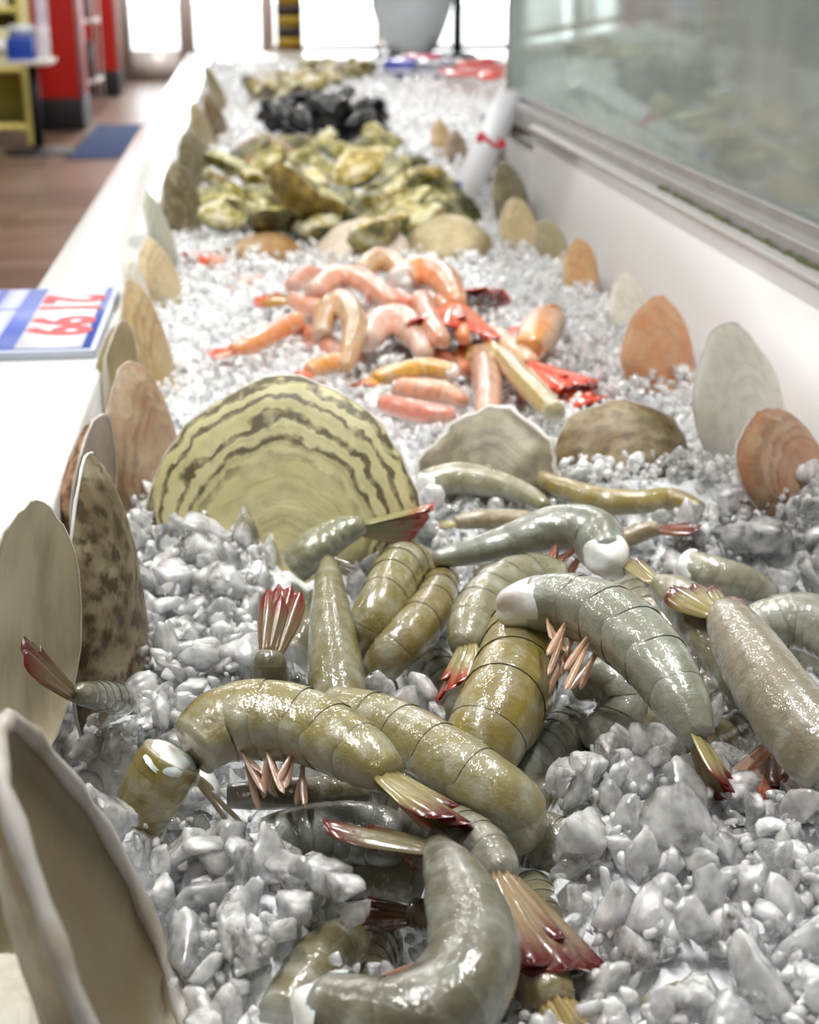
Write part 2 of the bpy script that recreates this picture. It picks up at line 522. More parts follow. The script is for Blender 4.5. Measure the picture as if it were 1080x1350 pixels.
def floor_mat():
    m, nt, bs, N, L = new_mat('wood_floor')
    tc = N.new('ShaderNodeTexCoord')
    br = N.new('ShaderNodeTexBrick')
    br.offset = 0.37
    br.inputs['Scale'].default_value = 1.0
    br.inputs['Brick Width'].default_value = 1.2
    br.inputs['Row Height'].default_value = 0.16
    br.inputs['Mortar Size'].default_value = 0.004
    br.inputs['Color1'].default_value = srgb(158, 128, 112)
    br.inputs['Color2'].default_value = srgb(124, 96, 82)
    br.inputs['Mortar'].default_value = srgb(50, 38, 32)
    L.new(tc.outputs['Object'], br.inputs['Vector'])
    nz = N.new('ShaderNodeTexNoise'); nz.inputs['Scale'].default_value = 3.0; nz.inputs['Detail'].default_value = 7
    mp = N.new('ShaderNodeMapping'); mp.inputs['Scale'].default_value = (1, 9, 1)
    L.new(tc.outputs['Object'], mp.inputs['Vector']); L.new(mp.outputs['Vector'], nz.inputs['Vector'])
    L.new(nmix(N, L, ramp(N, L, nz.outputs['Fac'], [(0.35, 0.0), (0.7, 0.5)]), br.outputs['Color'], srgb(66, 48, 40)), bs.inputs['Base Color'])
    bs.inputs['Roughness'].default_value = 0.33
    return m


M = {
    'shell': shrimp_shell_mat(), 'tail': shrimp_tail_mat(), 'flesh': flesh_mat('shrimp_flesh'), 'leg': flesh_mat('shrimp_leg', 0.25, 0.2, 300),
    'ice_chunk': ice_mat('ice_chunk', 0.54, 'object', 0.6, 3.2, 0.06),
    'ice_near': ice_mat('ice_crushed', 0.34, 'island', 0.5, 330, 0.08),
    'ice_far': ice_mat('ice_crushed_fine', 0.12, 'island', 0.4, 300, 0.12, (0.95, 0.965, 0.98, 1)),
    'snow': snow_mat(), 'clam_out': shell_outer_mat(), 'clam_in': shell_inner_mat('clam_inner', 0.7), 'clam_rim': shell_inner_mat('clam_rim', 0.9),
    'oyster': oyster_mat(), 'mussel': simple('mussel_shell', srgb(9, 10, 14), 0.3, spec=0.35, noise=0.5, nscale=60),
    'quartz': simple('white_quartz', srgb(224, 224, 220), 0.14, noise=0.03, nscale=40),
    'panel': simple('white_panel', srgb(214, 212, 208), 0.45, noise=0.08, nscale=6),
    'plastic': simple('white_liner', srgb(198, 196, 194), 0.35, noise=0.05, nscale=18),
    'steel_dark': simple('dark_liner', srgb(104, 94, 88), 0.4, metal=0.3, noise=0.4, nscale=14),
    'steel': simple('steel_rail', srgb(186, 184, 184), 0.38, metal=0.35, noise=0.2, nscale=30),
    'grime': simple('green_grime', srgb(96, 104, 62), 0.8, noise=0.5, nscale=200, bump=0.8),
    'glass': glass_mat(), 'floor': floor_mat(), 'tint': tint_mat('painted', 0.45), 'tint_gloss': tint_mat('painted_gloss', 0.18, coat=0.4),
    'wall': simple('cream_wall', srgb(216, 208, 194), 0.8, noise=0.05, nscale=3), 'ceil': simple('ceiling_tile', srgb(150, 149, 146), 0.85, noise=0.04, nscale=4),
    'red': simple('red_paint', srgb(192, 30, 26), 0.42, noise=0.06, nscale=5), 'black': simple('black_base', srgb(24, 24, 28), 0.5, noise=0.2, nscale=8),
    'frame': simple('door_frame', srgb(226, 220, 216), 0.45, metal=0.2, noise=0.06, nscale=5),
    'mat': simple('blue_mat', srgb(40, 62, 104), 0.95, noise=0.35, nscale=30, bump=0.5),
    'fish': flesh_mat('red_fish', 0.3, 0.25, 60),
    'pave': simple('pavement', srgb(205, 203, 198), 0.8, noise=0.08, nscale=2),
}

# ------------------------------------------------------------------ the setting
XL, XR, YB, YF = -4.6, 4.2, 17.5, -2.6


def struct(o):
    o['kind'] = 'structure'
    return o


struct(box('floor', XL, XR, YF, YB, -0.08, 0.0, M['floor']))
struct(box('ceiling', XL, XR, YF, YB, 3.2, 3.3, M['ceil']))
struct(box('wall_left', XL - 0.12, XL, YF, YB, 0, 3.2, M['wall']))
struct(box('wall_right', XR, XR + 0.12, YF, YB, 0, 3.2, M['wall']))
struct(box('wall_front', XL, XR, YF - 0.12, YF, 0, 3.2, simple('brick_red_wall', srgb(120, 82, 70), 0.8, noise=0.15, nscale=4)))
wb = empty('wall_back', (0, YB, 0)); struct(wb)
# openings: the double door, and two shop windows to its right
DX0, DXM, DX1 = PY(163, 60, YB)[0], PY(247, 60, YB)[0], PY(355, 60, YB)[0]
WX = [(PY(361, 20, YB)[0], PY(497, 20, YB)[0]), (PY(503, 20, YB)[0], PY(690, 20, YB)[0])]
for nm, a, b, z0, z1 in (('wall_panel', XL, DX0, 0, 3.2), ('wall_panel', DX0, DX1, 2.5, 3.2), ('wall_panel', DX1, WX[0][0], 0, 3.2),
                         ('wall_panel', WX[0][0], WX[0][1], 0, 0.35), ('wall_panel', WX[0][0], WX[0][1], 2.6, 3.2),
                         ('wall_panel', WX[0][1], WX[1][0], 0, 3.2), ('wall_panel', WX[1][0], WX[1][1], 0, 0.35),
                         ('wall_panel', WX[1][0], WX[1][1], 2.6, 3.2), ('wall_panel', WX[1][1], XR, 0, 3.2)):
    box(nm, a, b, YB, YB + 0.15, z0, z1, M['wall'], wb)
GP = simple('clear_pane', (1, 1, 1, 1), 0.02)
_n = GP.node_tree
_t = _n.nodes.new('ShaderNodeBsdfTransparent'); _t.inputs[0].default_value = (0.96, 0.98, 0.98, 1)
_n.links.new(_t.outputs[0], _n.nodes['Material Output'].inputs['Surface'])
for k, (a, b) in enumerate(((DX0, DXM), (DXM, DX1))):
    d = empty('door_%d' % (k + 1), ((a + b) / 2, YB, 0)); struct(d)
    st = 0.09
    box('stile', a, a + st, YB, YB + 0.05, 0, 2.5, M['frame'], d)
    box('stile', b - st, b, YB, YB + 0.05, 0, 2.5, M['frame'], d)
    box('bottom_rail', a + st, b - st, YB, YB + 0.05, 0, 0.33, M['frame'], d)
    box('top_rail', a + st, b - st, YB, YB + 0.05, 2.38, 2.5, M['frame'], d)
    box('pane', a + st, b - st, YB + 0.02, YB + 0.03, 0.33, 2.38, GP, d)
for k, (a, b) in enumerate(WX):
    d = empty('window_%d' % (k + 1), ((a + b) / 2, YB, 0.35)); struct(d)
    box('pane', a, b, YB + 0.06, YB + 0.07, 0.35, 2.6, GP, d)
    box('sill', a - 0.03, b + 0.03, YB - 0.03, YB + 0.1, 0.33, 0.37, M['frame'], d)
struct(box('ground_outside', XL - 20, XR + 20, YB + 0.15, YB + 40, -0.2, -0.03, M['pave']))

# ------------------------------------------------------------------ the counter with the ice well
LX_IN, LX_OUT, LZ = -0.104, -0.183, 0.03
YEND = 4.75
XW = 0.335                                     # foot of the white wall on the right
ct = empty('seafood_counter', (0.1, 2.2, 0)); tag(ct, 'long white counter with a sunken well full of ice', 'counter')
box('ledge', LX_OUT, LX_IN, -0.4, YEND + 0.15, ZI + LZ - 0.03, ZI + LZ, M['quartz'], ct, bevel=0.003)
box('front_panel', LX_OUT + 0.02, LX_IN - 0.03, -0.4, YEND + 0.1, 0, ZI + LZ - 0.03, M['panel'], ct)
box('well_wall', LX_IN - 0.012, LX_IN - 0.004, -0.4, YEND, ZI - 0.26, ZI + LZ - 0.03, M['steel_dark'], ct)
box('well_floor', LX_IN - 0.01, 0.95, -0.4, YEND, ZI - 0.28, ZI - 0.26, M['steel_dark'], ct)
box('end_ledge', LX_IN, 0.95, YEND, YEND + 0.1, ZI - 0.26, ZI + 0.01, M['quartz'], ct, bevel=0.003)
box('rear_panel', 0.95, 1.0, -0.4, YEND + 0.1, 0, ZI + 0.0, M['panel'], ct)
WY1 = 1.80
V = np.array([(XW - 0.03, -0.4, ZI - 0.26), (XW + 0.018, -0.4, ZI + 0.1), (XW + 0.026, -0.4, ZI + 0.1), (XW + 0.026, -0.4, ZI - 0.26),
              (XW - 0.03, WY1, ZI - 0.26), (XW + 0.018, WY1, ZI + 0.1), (XW + 0.026, WY1, ZI + 0.1), (XW + 0.026, WY1, ZI - 0.26)])
me = mesh_np('side_wall', V - np.array(ct.location), np.array([(0, 1, 2, 3), (7, 6, 5, 4), (0, 4, 5, 1), (1, 5, 6, 2), (2, 6, 7, 3), (3, 7, 4, 0)]), smooth=False)
link('side_wall', me, M['plastic'], ct)
box('wall_cap', XW + 0.008, XW + 0.022, -0.4, WY1, ZI + 0.096, ZI + 0.102, M['plastic'], ct, bevel=0.002)
box('rail', XW + 0.022, XW + 0.040, -0.4, 2.14, ZI + 0.085, ZI + 0.113, M['steel'], ct, bevel=0.002)
box('rail_channel', XW + 0.036, XW + 0.052, -0.4, 2.14, ZI + 0.10, ZI + 0.122, M['steel'], ct, bevel=0.0015)
box('rear_deck', XW + 0.026, 0.95, -0.4, 2.12, ZI - 0.02, ZI + 0.06, M['plastic'], ct)
box('well_return', XW + 0.0, 0.95, 2.10, 2.13, ZI - 0.26, ZI + 0.085, M['steel_dark'], ct)
# grime growing along the joint of cap and rail
gv, gf = [], []
ys = np.linspace(0.5, 1.25, 90)
for i, y in enumerate(ys):
    w = 0.0015 + 0.0035 * RNG.random()
    h = 0.002 + 0.004 * RNG.random()
    for dx, dz in ((-w, 0), (-w * 0.5, h), (w * 0.6, h * 0.8), (w, 0)):
        gv.append((XW + 0.021 + dx, y, ZI + 0.1 + dz))
for i in range(len(ys) - 1):
    for k in range(3):
        gf.append((i * 4 + k, i * 4 + k + 1, i * 4 + 5 + k, i * 4 + 4 + k))
o = link('grime_line', mesh_np('grime_line', np.array(gv) - np.array(ct.location), np.array(gf)), M['grime'], ct)
gl = empty('glass_screen', (XW + 0.044, 0.9, ZI + 0.113)); tag(gl, 'wet greenish glass screen standing on the steel rail at right', 'glass screen')
box('glass_pane', XW + 0.040, XW + 0.048, -0.4, 2.13, ZI + 0.108, ZI + 0.62, M['glass'], gl, bevel=0.001)
box('edge_strip', XW + 0.038, XW + 0.05, 2.13, 2.14, ZI + 0.108, ZI + 0.62, M['steel'], gl)

# ------------------------------------------------------------------ level of the ice
ICE_CTRL = [
    # left strip, lower right mound, lower left mound
    (200, 700, 0.004), (300, 690, 0.012), (480, 705, 0.004), (530, 690, 0.004), (440, 730, -0.006), (400, 700, 0.006), (460, 660, 0.008), (640, 625, 0.006), (800, 625, 0.006), (900, 620, 0.008), (280, 760, 0.006), (200, 850, 0.002), (150, 930, 0.0), (300, 860, 0.002), (340, 700, 0.0), (240, 930, 0.0),
    (150, 1080, -0.004), (230, 1130, 0.0), (330, 1150, 0.0), (330, 1240, 0.002), (380, 1180, 0.002), (300, 1330, -0.012), (250, 1220, -0.012),
    (800, 1120, 0.004), (900, 1150, 0.006), (1000, 1150, 0.006), (1070, 1100, 0.002), (900, 1250, 0.004), (1000, 1300, 0.002), (780, 1020, -0.006),
    (860, 1040, -0.002), (820, 1300, -0.012), (1075, 1330, 0.0), (720, 1180, -0.012),
    # dips round the near shells and the cavity at the lower left
    (60, 1000, -0.05), (100, 1280, -0.10), (20, 1300, -0.11), (110, 700, -0.02), (110, 900, -0.035), (90, 1120, -0.08), (180, 1340, -0.07),
    # pit of the raw shrimp
    (420, 760, -0.022), (520, 800, -0.034), (450, 900, -0.034), (560, 900, -0.022), (650, 760, -0.024), (760, 760, -0.022), (900, 850, -0.034),
    (1000, 800, -0.02), (1060, 880, -0.03), (850, 930, -0.042), (700, 980, -0.042), (780, 930, -0.045), (580, 1040, -0.045), (450, 1030, -0.04),
    (350, 1010, -0.03), (560, 1180, -0.045), (640, 1240, -0.045), (470, 1120, -0.035), (500, 1300, -0.042), (680, 1130, -0.035), (980, 980, -0.04),
    (960, 1030, -0.02), (650, 690, -0.012), (800, 690, -0.012), (560, 660, -0.01), (1000, 720, -0.004),
    # right band and the middle field
    (950, 650, 0.004), (1050, 640, 0.016), (1065, 680, 0.016), (1000, 660, 0.008), (850, 600, -0.004), (1000, 560, 0.004), (900, 500, 0.002), (800, 440, 0.0), (700, 360, 0.0), (600, 340, 0.0),
    (300, 400, 0.0), (260, 500, -0.004), (230, 560, -0.008), (350, 480, 0.0), (450, 440, 0.004), (600, 450, 0.004), (300, 340, 0.004), (220, 330, 0.0),
    (500, 330, 0.0), (650, 560, -0.004), (450, 520, -0.004), (250, 640, -0.004), (600, 610, -0.01), (750, 530, 0.0),
    (300, 250, 0.0), (450, 240, 0.0), (600, 250, -0.005), (550, 180, 0.0), (350, 180, 0.0), (450, 130, 0.008), (600, 130, 0.005), (320, 130, 0.0),
    (400, 95, 0.01), (550, 100, 0.012), (640, 100, 0.02), (650, 150, 0.0), (650, 200, -0.02),
]
CP = np.array([P(a, b, c) for a, b, c in ICE_CTRL])
CPZ = CP[:, 2] - ZI


def ice_h(X, Y):
    X = np.atleast_1d(np.asarray(X, float)); Y = np.atleast_1d(np.asarray(Y, float))
    out = np.empty_like(X)
    for s in range(0, len(X), 4000):
        x = X[s:s + 4000, None]; y = Y[s:s + 4000, None]
        sc = 1.0 / (0.25 + y)                      # control points thin out with distance
        d2 = ((x - CP[:, 0]) ** 2 + (y - CP[:, 1]) ** 2) * sc ** 2 + 1e-5
        w = d2 ** -1.7
        out[s:s + 4000] = (w * CPZ).sum(1) / w.sum(1)
    return out


def value_noise(x, y, seed=0):
    r = np.random.default_rng(seed).random((64, 64))
    xi, yi = np.floor(x).astype(int), np.floor(y).astype(int)
    fx, fy = x - xi, y - yi
    fx, fy = fx * fx * (3 - 2 * fx), fy * fy * (3 - 2 * fy)
    g = lambda a, b: r[a % 64, b % 64]
    return (g(xi, yi) * (1 - fx) + g(xi + 1, yi) * fx) * (1 - fy) + (g(xi, yi + 1) * (1 - fx) + g(xi + 1, yi + 1) * fx) * fy


def x_right(Y):
    return np.where(Y < 2.08, XW - 0.006, 0.93)


# packed base of the ice, near field fine, far field coarse
gy = np.concatenate([np.linspace(0.18, 0.95, 150), np.linspace(0.96, 2.07, 110), np.linspace(2.09, YEND - 0.005, 130)])
nx = 110
gxv = np.linspace(0, 1, nx)
XX = np.array([LX_IN - 0.004 + gxv * (float(x_right(y)) - LX_IN + 0.004) for y in gy])
YY = np.repeat(gy[:, None], nx, 1)
HH = ice_h(XX.ravel(), YY.ravel()).reshape(XX.shape)
nzv = 0.012 * (value_noise(XX * 60, YY * 60, 1) - 0.5) + 0.008 * (value_noise(XX * 150, YY * 150, 2) - 0.5)
ZZ = ZI + HH - 0.009 + nzv * np.where(YY < 1, 0.8, 1.0)
V = np.stack([XX, YY, ZZ], -1).reshape(-1, 3)
ii = np.arange(len(gy) - 1)[:, None] * nx + np.arange(nx - 1)[None, :]
Fq = np.stack([ii, ii + 1, ii + nx + 1, ii + nx], -1).reshape(-1, 4)
o = link('packed_ice', mesh_np('packed_ice', V, Fq), M['snow'])
tag(o, 'packed white bed of ice filling the counter well', 'ice', kind='stuff')

# ------------------------------------------------------------------ raw and pink shrimp
BODY_SAMPLES = []                                   # (points, radii) for keeping ice out of the bodies


def catmull(pts, n):
    pts = np.asarray(pts, float)
    k = len(pts)
    ext = np.vstack([2 * pts[0] - pts[1], pts, 2 * pts[-1] - pts[-2]])
    out = []
    for t in np.linspace(0, k - 1, n):
        i = min(int(t), k - 2); f = t - i
        p0, p1, p2, p3 = ext[i], ext[i + 1], ext[i + 2], ext[i + 3]
        out.append(0.5 * ((2 * p1) + (p2 - p0) * f + (2 * p0 - 5 * p1 + 4 * p2 - p3) * f * f + (3 * p1 - p0 - 3 * p2 + p3) * f ** 3))
    return np.array(out)


def leaf_data(base, fdir, up, Lg, Wd, camber=0.25, red=0.0, blunt=0.5, bend=0.0):
    """flat, cambered blade of a tail fan with real thickness"""
    f = unit(fdir); s = unit(np.cross(f, up)); u = np.cross(s, f)
    ns, nv = 12, 9
    V, A = [], []
    for side in (1, -1):
        for i in range(ns):
            t = i / (ns - 1)
            w = Wd * (0.36 + 0.64 * min(1, t / 0.55) ** 0.8) * (max(0.0, 1 - max(0, (t - 0.72) / 0.28) ** 2.2)) ** blunt
            w = max(w, Wd * 0.03)
            for j in range(nv):
                v = -1 + 2 * j / (nv - 1)
                th = 0.055 * Wd * (1 - 0.85 * abs(v)) * (1 - 0.6 * t)
                ridge = 0.10 * Wd * math.exp(-(v / 0.18) ** 2) * (1 - t) + 0.03 * Wd * math.cos(v * 9)
                z = -camber * w * v * v + ridge + side * th + bend * Lg * t * t
                V.append(base + f * (t * Lg) + s * (v * w) + u * z)
                A.append((t, abs(v), red, 1))
    Fq = []
    for sd in range(2):
        o0 = sd * ns * nv
        for i in range(ns - 1):
            for j in range(nv - 1):
                q = (o0 + i * nv + j, o0 + i * nv + j + 1, o0 + (i + 1) * nv + j + 1, o0 + (i + 1) * nv + j)
                Fq.append(q if sd == 0 else q[::-1])
    h = ns * nv
    for i in range(ns - 1):
        for j, flip in ((0, 0), (nv - 1, 1)):
            a, b = i * nv + j, (i + 1) * nv + j
            q = (a, b, b + h, a + h)
            Fq.append(q[::-1] if flip else q)
    for j in range(nv - 1):
        for i, flip in ((0, 1), (ns - 1, 0)):
            a, b = i * nv + j, i * nv + j + 1
            q = (a, b, b + h, a + h)
            Fq.append(q[::-1] if flip else q)
    return np.array(V), np.array(Fq), np.array(A)


def make_shrimp(name, label, cat, path, hw, zs, tint, dorsal=(0, 0.25, 1), tip=None, tip_z=None, meat=None, legs=None, spread=(9, 22),
                red=0.0, tail_tint=None, group=None, leg_tint=None, fan_w=0.40, fan_up=None, leg_len=1.0):
    """path: pixels of the body axis from the cut neck to the root of the tail; zs: heights over the ice; hw: half widths in pixels"""
    n = len(path)
    zs = [zs] * n if np.isscalar(zs) else zs
    C = np.array([P(a, b, z) for (a, b), z in zip(path, zs)])
    R = np.array([h * depth(c) / F_PX for h, c in zip(hw, C)])
    NS = 56
    pts = catmull(C, NS); rad = np.maximum(catmull(R[:, None], NS)[:, 0], R.min() * 0.8)
    org = pts[NS // 2] - np.array([0, 0, rad[NS // 2]])
    root = empty(name, org)
    tag(root, label, cat, group)
    BODY_SAMPLES.append((pts[::2], rad[::2]))
    T = np.gradient(pts, axis=0); T /= np.linalg.norm(T, axis=1)[:, None]
    dv = np.asarray(dorsal, float)
    if dv.ndim == 1: dv = np.stack([dv, dv])
    dd = np.array([dv[0] * (1 - f) + dv[1] * f for f in np.linspace(0, 1, NS)])
    D = dd - T * (dd * T).sum(1)[:, None]; D /= np.linalg.norm(D, axis=1)[:, None]
    S = np.cross(T, D)
    arc = np.concatenate([[0], np.cumsum(np.linalg.norm(np.diff(pts, axis=0), axis=1))]); arc /= arc[-1]
    bounds = [0.0, 0.15, 0.30, 0.46, 0.62, 0.78, 1.0]
    na = 26
    ang = np.linspace(0, 2 * math.pi, na, endpoint=False)

    def at(t):
        x = np.clip(t, 0, 1)
        p = np.array([np.interp(x, arc, pts[:, k]) for k in range(3)])
        r = np.interp(x, arc, rad)
        d = unit([np.interp(x, arc, D[:, k]) for k in range(3)]); s = unit([np.interp(x, arc, S[:, k]) for k in range(3)])
        tt = unit([np.interp(x, arc, T[:, k]) for k in range(3)])
        if t > 1: p = p + tt * (t - 1) * np.linalg.norm(np.diff(pts, axis=0), axis=1).sum()
        return p, r, d, s, tt

    for k in range(6):
        a, b = bounds[k] - (0.03 if k else 0), bounds[k + 1] + (0.022 if k < 5 else 0.0)
        nl = 9
        V, A = [], []
        for i in range(nl + 1):
            lip = False
            f = i / nl
            p0, r0, d0, s0, t0 = at(a + (b - a) * f)
            mult = 0.972 + 0.045 * f if k < 5 else 0.965 + 0.05 * math.sin(math.pi * f) - 0.16 * f ** 4
            mult *= 1 + 0.014 * math.sin(math.pi * f)
            for an in ang:
                ca, sa = math.cos(an), math.sin(an)
                m2 = mult
                flank = max(0.0, 1 - abs(ca + 0.45) / 0.5)
                if k < 5: m2 *= 1 + 0.10 * flank * math.sin(math.pi * min(1, f * 1.05)) * (1 if not lip else 0.9)
                dz = 1.04 if ca > 0 else 0.80
                shift = -0.10 * r0 * flank * (1 if f > 0.5 else 0) * (f - 0.5) * 2 if k < 5 else 0
                V.append(p0 + r0 * m2 * (ca * dz * d0 + sa * 0.93 * s0) + t0 * shift)
                A.append(((ca + 1) / 2, f, (k + f) / 6, 1))
        Fq = []
        for i in range(nl):
            for j in range(na):
                Fq.append((i * na + j, i * na + (j + 1) % na, (i + 1) * na + (j + 1) % na, (i + 1) * na + j))
        if k == 5:
            Fq.append(tuple(range(nl * na, (nl + 1) * na)))
        if k == 0:
            Fq.append(tuple(range(na - 1, -1, -1)))
        link('shell_segment', mesh_np('shell_segment', np.array(V) - org, Fq, A), M['shell'], root, color=tint)
    # meat bulging from the cut neck
    if meat is not None:
        p0, r0, d0, s0, t0 = at(0.0)
        V = []
        rr = np.random.default_rng(len(label))
        ph = rr.random(6) * 6.28
        nl = 10
        for i in range(nl):
            f = i / (nl - 1)
            th = f * math.pi / 2
            q = p0 + t0 * r0 * 0.35 - t0 * r0 * meat * math.sin(th)
            w = math.cos(th) ** 0.7
            for an in ang:
                lump = 1.05 + 0.12 * math.sin(3 * an + ph[0] + 3 * f) + 0.07 * math.sin(5 * an + ph[1] - 4 * f)
                V.append(q + r0 * 0.97 * w * lump * (math.cos(an) * (1.0 if math.cos(an) > 0 else 0.8) * d0 + math.sin(an) * 0.93 * s0) + t0 * r0 * 0.08 * math.sin(4 * an + ph[2]) * (1 - f))
        Fq = []
        for i in range(nl - 1):
            for j in range(na):
                Fq.append((i * na + j, (i + 1) * na + j, (i + 1) * na + (j + 1) % na, i * na + (j + 1) % na))
        link('neck_meat', mesh_np('neck_meat', np.array(V) - org, Fq), M['flesh'], root, color=srgb(240, 243, 240))
    # swimmerets under the belly
    if legs:
        for q, k in enumerate(legs):
            p0, r0, d0, s0, t0 = at((bounds[k] + bounds[k + 1]) / 2)
            for sd in (-1, 1, -0.6, 0.6):
                rr = random.Random(k * 7 + int(sd * 10) + len(label))
                bs_ = p0 - d0 * r0 * 0.72 + s0 * sd * r0 * 0.35
                dr = unit(-d0 * 1.0 + t0 * rr.uniform(0.1, 0.9) + s0 * sd * rr.uniform(-0.1, 0.5))
                Vv, Fv, Av = leaf_data(bs_, dr, s0 * 0.7 + t0 * 0.5, r0 * leg_len * rr.uniform(0.9, 1.6), r0 * 0.09, 0.3)
                link('swimmeret', mesh_np('swimmeret', Vv - org, Fv), M['leg'], root, color=leg_tint or srgb(190, 140, 116))
    # tail fan
    if tip is not None:
        p0, r0, d0, s0, t0 = at(1.0)
        tz = zs[-1] if tip_z is None else tip_z
        E = P(tip[0], tip[1], tz)
        fv = E - p0; Lg = np.linalg.norm(fv); fd = unit(fv)
        up0 = d0 if fan_up is None else np.asarray(fan_up, float)
        up_ = unit(up0 - fd * (up0 @ fd)); sd_ = np.cross(fd, up_)
        tt = tail_tint or tint
        fan = empty('tail_fan', (0, 0, 0)); fan.parent = root
        st = p0 - t0 * r0 * 0.25
        Vv, Fv, Av = leaf_data(st + up_ * r0 * 0.30, fd + up_ * 0.03, up_, Lg * 0.78, Lg * 0.11, 0.9, red, 0.9)
        link('telson', mesh_np('telson', Vv - org, Fv, Av), M['tail'], fan, color=tt)
        for sgn in (-1, 1):
            for q, (dg, ln, wd, lift) in enumerate(((spread[0], 1.0, fan_w * 0.62, 0.05), (spread[1], 0.95, fan_w * 0.74, -0.12))):
                a_ = math.radians(dg) * sgn
                dr = fd * math.cos(a_) + sd_ * math.sin(a_)
                Vv, Fv, Av = leaf_data(st + sd_ * sgn * r0 * (0.30 + 0.2 * q) + up_ * r0 * (lift), dr, up_ + sd_ * sgn * 0.35, Lg * ln, Lg * wd * 0.82, 0.42, red, 0.5, -0.03)
                link('fan_blade', mesh_np('fan_blade', Vv - org, Fv, Av), M['tail'], fan, color=tt)
    return root


